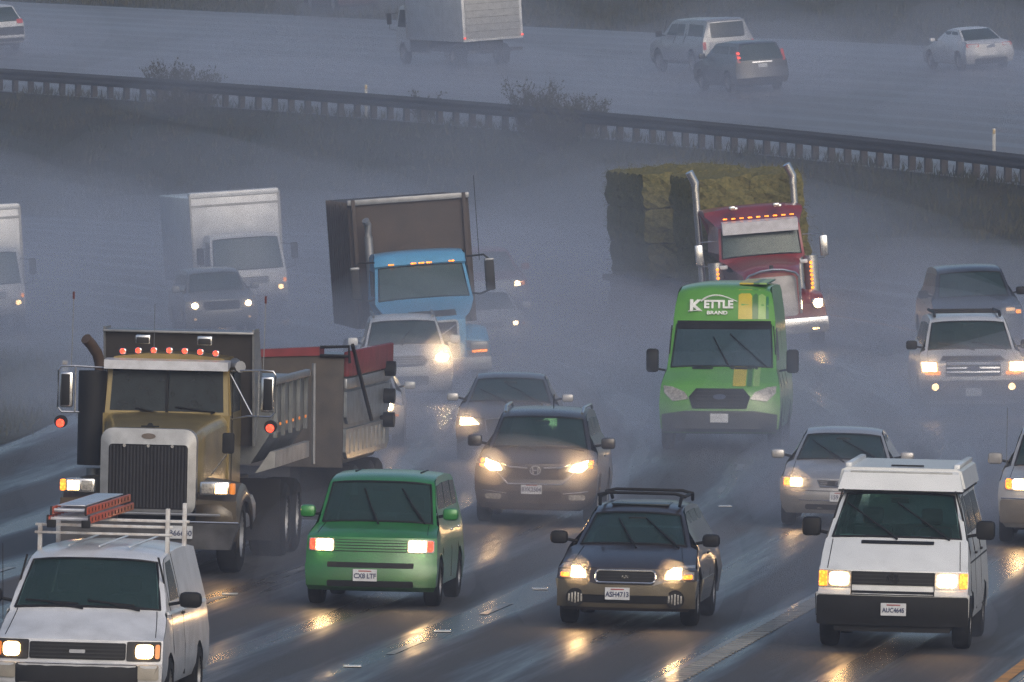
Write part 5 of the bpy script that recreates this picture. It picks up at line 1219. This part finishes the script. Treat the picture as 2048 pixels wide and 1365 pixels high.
# ================================================================== white cab-over box trucks
def box_truck(label, away=False, boxlen=5.5, pm=None, lit=True):
    r = thing('box_truck', label, 'box truck')
    wht = pm or paint('truck_white', (.62, .64, .67), .42)
    rows = [(.45, .06, .92, .10, 0), (.52, .0, .98, .12, 0), (.85, .0, 1.0, .14, 0), (1.15, .04, 1.0, .14, 0), (1.30, .08, 1.0, .14, .01), (1.33, .10, .99, .14, .01), (1.75, .26, .96, .14, .02), (2.15, .42, .92, .14, .03), (2.24, .52, .90, .12, .04)]
    b = Body(r, rows, [(1.0, 2.28), (1.6, 2.28)], [(2.2, 1.75, .02), (1.2, 1.78, .02), (.5, 1.76, .02)], wht, (.85,), .40, .5, ws=(1.33, 2.15))
    b.windshield(glass('truck_glass', (.08, .12, .12), .35)); interior(b, 1.33, .2, 2.15, .8)
    if lit: lights(b, rr(.60, .72, .96, .92, .04), rr(.74, .76, .88, .88, .05), 5, HEAD, rr(.90, .95, .97, 1.05, .02), AMBER)
    g = b.patch('grille', rr(-.5, .95, .5, 1.12, .02), DARK, .012)
    for i in range(3): b.patch('grille_bar', rr(-.48, .98+.045*i, .48, .992+.045*i, .004), wht, .02, .01, .4, parent=g)
    b.patch('bumper', rr(-.94, .46, .94, .66, .03), mat('bumper_mid_grey', (.2, .2, .21), .5), .02)
    side_windows(b, [[(.42, 1.42), (1.3, 1.42), (1.3, 2.08), (.62, 2.06)]])
    for sx in (-1, 1):
        xm = sx*1.25; mo = B('wing_mirror', BLACK, r, xm-.09, xm+.09, .18, .28, 1.52, 1.95, .03); MB().tube([(sx*.95, .4, 1.95), (xm, .24, 1.9), (xm, .24, 1.35), (sx*1.0, .3, 1.28)], .016, 6).build('mirror_bracket', BLACK, mo)
    bx = B('cargo_box', wht, r, -1.2, 1.2, 1.95, 1.95+boxlen, .98, 3.25, .05)
    B('box_cap', wht, bx, -1.2, 1.2, 1.9, 2.3, 3.22, 3.38, .06); MB().box(-1.21, 1.21, 1.94, 1.97, 2.98, 3.04).build('box_trim', STEEL, bx)
    for x in (-1.21, 1.16): MB().box(x, x+.05, 1.92, 1.97, 1.0, 3.3).build('box_corner_post', STEEL, bx)
    ye = 1.95+boxlen
    rd = MB().box(-1.08, 1.08, ye, ye+.03, 1.1, 3.1, .01).build('roll_door', mat('door_grey', (.36, .37, .38), .5), bx)
    for k in range(7): MB().box(-1.06, 1.06, ye+.03, ye+.035, 1.35+.26*k, 1.36+.26*k).build('door_slat_seam', DARK, rd)
    B('rear_bumper', DARK, r, -1.1, 1.1, ye-.1, ye+.1, .55, .68, .02)
    B('chassis_frame', BLACK, r, -.45, .45, .5, ye-.2, .5, .98, .02)
    for sx in (-1, 1): MB().prism([(2.0, .5), (4.0, .5), (4.0, .95), (2.0, .95)], sx*1.05, sx*1.10, 'x').build('side_skirt', DARK, r)
    wheels(r, (.85,), .88, .40, .25, STEEL); wheels(r, (ye-1.6,), .86, .40, .45, STEEL)
    return r, ye
r, ye = box_truck('white box truck fading into the spray left of the container truck'); y, x, u, z = put(r, 506, 640, yaw=.02, roll=.065); PLUMES.append((x, y, z, 2.3, 7))
r, ye = box_truck('white box truck cut off by the left edge, amber lamp above its headlamp'); y, x, u, z = put(r, -20, 672, roll=.06); PLUMES.append((x, y, z, 2.3, 7))

# ================================================================== traffic going away on the upper road
def put_away(root, px, py, L, scale=1., yaw=0.):
    y, x, u, z = hit(px, py, umin=22)
    a = -math.atan(dxc(y+L*.5))+yaw; d = Vector((-math.sin(a), math.cos(a), 0)); zz = (Z(u, y+4)-Z(u, y))/4
    root.location = Vector((x, y, z))+d*L*scale+Vector((0, 0, zz*L*scale)); root.scale = (scale,)*3
    root.rotation_euler = (-math.atan(zz), math.atan(.072), a+PI)
    PL2.append((x, y, z, 2.0, L)); print('AWAY %-18s y=%.0f x=%.1f u=%.1f z=%.2f s=%.0f' % (root.name, y, x, u, z, FPX/y))
PL2 = []
def tail(b, poly, m, name='tail_light'):
    for sx in (-1, 1): b.patch(name, poly if sx > 0 else mir(poly), m, .012, .02, .2, rear=True)
r = thing('white_car', 'white sedan seen from behind at the top right on the upper road', 'car')
b = common(r, 'sedan', .90, 1.45, paint('white_e', (.64, .65, .68), .38), .33, (.9, 3.7)); tail(b, rr(.44, .82, .84, .93, .03), REDDIM)
b.patch('license_plate', rr(-.16, .78, .16, .92, .01), mat('plate_dull_blue', (.2, .23, .32), .5), .01, .01, .2, rear=True); b.patch('rear_diffuser', rr(-.6, .26, .6, .42, .03), DARK, .01, .02, .2, rear=True)
put_away(r, 1985, 140, 4.7)
r = thing('dark_hatchback', 'dark SUV seen from behind with red lights lit, upper road right of centre', 'SUV')
b = common(r, 'suv', .93, 1.68, paint('black_b', (.03, .03, .035), .4), .35, (.9, 3.6)); tail(b, rr(.74, 1.0, .84, 1.38, .03), REDDIM)
for sx in (-1,):
    for z_ in (1.14, 1.28): b.patch('brake_light', mir(rr(.74, z_, .84, z_+.07, .02)) if sx > 0 else rr(.72, z_, .82, z_+.07, .02), REDL, .024, .01, .2, rear=True)
b.patch('chrome_trim', rr(-.35, .98, .35, 1.02, .01), CHROME, .02, .01, .2, rear=True); b.patch('license_plate', rr(-.16, .82, .16, .94, .01), PLATE, .01, .01, .2, rear=True)
put_away(r, 1530, 184, 4.7, 1.04)
r = thing('pickup_with_canopy', 'silver pickup with a canopy in the spray left of the dark SUV, upper road', 'pickup')
pk = paint('silver_b', (.36, .37, .39), .4, .3)
rows, top, rear, ws, rw, s = std_rows('suv', .98, 1.86)
top = [(2.2, 1.86), (3.4, 1.86), (3.5, 1.88), (5.0, 1.9), (5.3, 1.86)]; rear = [(1.80, 5.42, .06), (1.22, 5.52, .06), (1.1, 5.56, .06), (.7, 5.58, .06), (.5, 5.62, .06), (.42, 5.58, .06)]
b = Body(r, rows, top, rear, pk, (1.0, 4.4), .40, .44, ws=ws, rw=None); b.windshield()
b.patch('rear_window', rr(-.62, 1.24, .62, 1.76, .06), DGLASS, .01, .01, .3, rear=True); tail(b, rr(.84, .85, .95, 1.12, .02), REDDIM); b.patch('tailgate', rr(-.72, .62, .72, 1.12, .03), pk, .02, .02, .3, rear=True)
side_windows(b, [[(1.6, 1.30), (2.5, 1.30), (2.5, 1.70), (1.95, 1.68)], [(2.6, 1.30), (3.3, 1.30), (3.3, 1.70), (2.6, 1.70)], [(3.7, 1.30), (5.2, 1.30), (5.1, 1.74), (3.7, 1.74)]])
seams(b, 5.5, 1.8, (1.3, 2.55, 3.5)); under(r, .98, 5.5, .3, .6); wheels(r, (1.0, 4.4), .86, .40, .24); mirror(r, .96, 1.4, 1.25, .22, .2, BLACK); B('rear_bumper', STEEL, r, -.9, .9, 5.55, 5.7, .45, .6, .03)
put_away(r, 1462, 146, 5.6, 1.03)
r = thing('white_crossover', 'white crossover seen from behind, cut off by the left edge at the top', 'car')
b = common(r, 'suv', .92, 1.66, paint('white_f', (.60, .61, .63), .4), .36, (.9, 3.6)); tail(b, rr(.62, .96, .86, 1.12, .03), REDDIM); b.patch('lower_cladding', rr(-.88, .34, .88, .86, .03), DARK, .012, .02, .2, rear=True); put_away(r, 6, 104, 4.7, 1.15)
r = thing('dark_red_truck', 'dark reddish pickup cut off by the top edge left of the white box truck', 'pickup')
b = common(r, 'suv', .98, 1.86, paint('maroon', (.10, .035, .04), .4), .40, (1.0, 3.9)); tail(b, rr(.80, .9, .94, 1.2, .03), REDDIM); put_away(r, 730, 24, 5.2)
r, ye = box_truck('white box truck driving away at the top centre, small red side lamps', boxlen=6.2, lit=False)
for sx in (-1, 1): B('tail_light', REDL, r, sx*1.14-.04, sx*1.14+.04, ye+.02, ye+.06, 1.10, 1.16, .01)
put_away(r, 990, 134, ye, 1.0)

# ------------------------------------------------------------------ spray thrown up by the traffic
rs = random.Random(21)
for i in range(54):                             # drifting spray over the lower lanes, patchy and thicker far off
    y = rs.uniform(205, 385); k = (y-205)/180; u = rs.uniform(-17, 13)
    h = rs.uniform(.8, 1.8)+2.4*k*rs.random()
    p = P(u, y, h*.25); spray(p.x, y, p.z, rs.uniform(3, 8), rs.uniform(8, 22), h, rs.choice((.008, .012, .018)), seed=i)
for i in range(12):                             # taller drifts between the trucks
    y = rs.uniform(255, 345); u = rs.uniform(-14, 10)
    p = P(u, y, .8); spray(p.x, y, p.z, rs.uniform(4, 8), rs.uniform(10, 25), rs.uniform(3, 5.5), .006, seed=i)
for i in range(26):                             # spray over the upper lanes
    y = rs.uniform(370, 500); u = rs.uniform(23, 46)
    p = P(u, y, .4); spray(p.x, y, p.z, rs.uniform(3, 7), rs.uniform(10, 25), rs.uniform(.8, 2.4), rs.choice((.008, .012)), seed=i)
p = P(14, 372, 1.5); spray(p.x, 372, p.z, 16, 60, 7, .0022)
for i, (x, y, z, wd, L) in enumerate(PL2):
    spray(x, y-3, z+.2, 2.2, 7, .8, .03, seed=i); spray(x, y+1, z+.6, 3.2, 9, 2.0, .018, seed=i+1)
for i, (x, y, z, wd, L) in enumerate(PLUMES):
    p = P(x-xc(y), y)
    spray(x, y+L+3, z+.35, wd*.8, 7, 1.0, .018 if y < 165 and L < 6 else .045, seed=i)
    spray(x, y+L+8, z+.8, wd*1.1, 11, 1.9, .007 if y < 165 and L < 6 else .014, seed=i+1)
for i, (x, y, z, wd, L) in enumerate(PLUMES):
    for sx in (-1, 1):
        spray(x+sx*wd*.46, y+L*.55, z+.22, .38, L*.6, .42, .05, seed=i)

MB_DONE = {}
for root, x, z, pw in FRONTS:
    if pw < 8: continue
    k = root.name
    MB_DONE.setdefault(k, [root, 0, 0, 0]); e = MB_DONE[k]; e[1] = max(e[1], abs(x)); e[2] = z; e[3] = max(e[3], pw)
lampm = vol('halo_mist', .38, (.92, .88, .82), .5); VM[99.0] = lampm  # small mist balls added round the bright headlamps to form their halos
for i, (root, x, z, pw) in enumerate(FRONTS):
    if pw < 8: continue
    far = smooth(140, 240, root.location.y)
    if pw < 12 and far < .3: continue
    rr_ = .20+.10*far+(.08 if pw > 14 else 0)+(.12 if pw > 25 else 0)
    q = root.matrix_basis @ Vector((x, -.12, z)); spray(q.x, q.y, q.z, rr_, rr_, rr_, 99.0, yaw=0, seed=i)
for k, (root, x, z, pw) in MB_DONE.items():
    far = smooth(150, 240, root.location.y)
    q = root.matrix_basis @ Vector((0, -.9, z-.1))
    if far < .05 and k != 'crossover': continue
    spray(q.x, q.y, q.z, x+.55, .95, .62, .02+.07*far+(.10 if k == 'crossover' else 0), yaw=root.rotation_euler.z, seed=1)
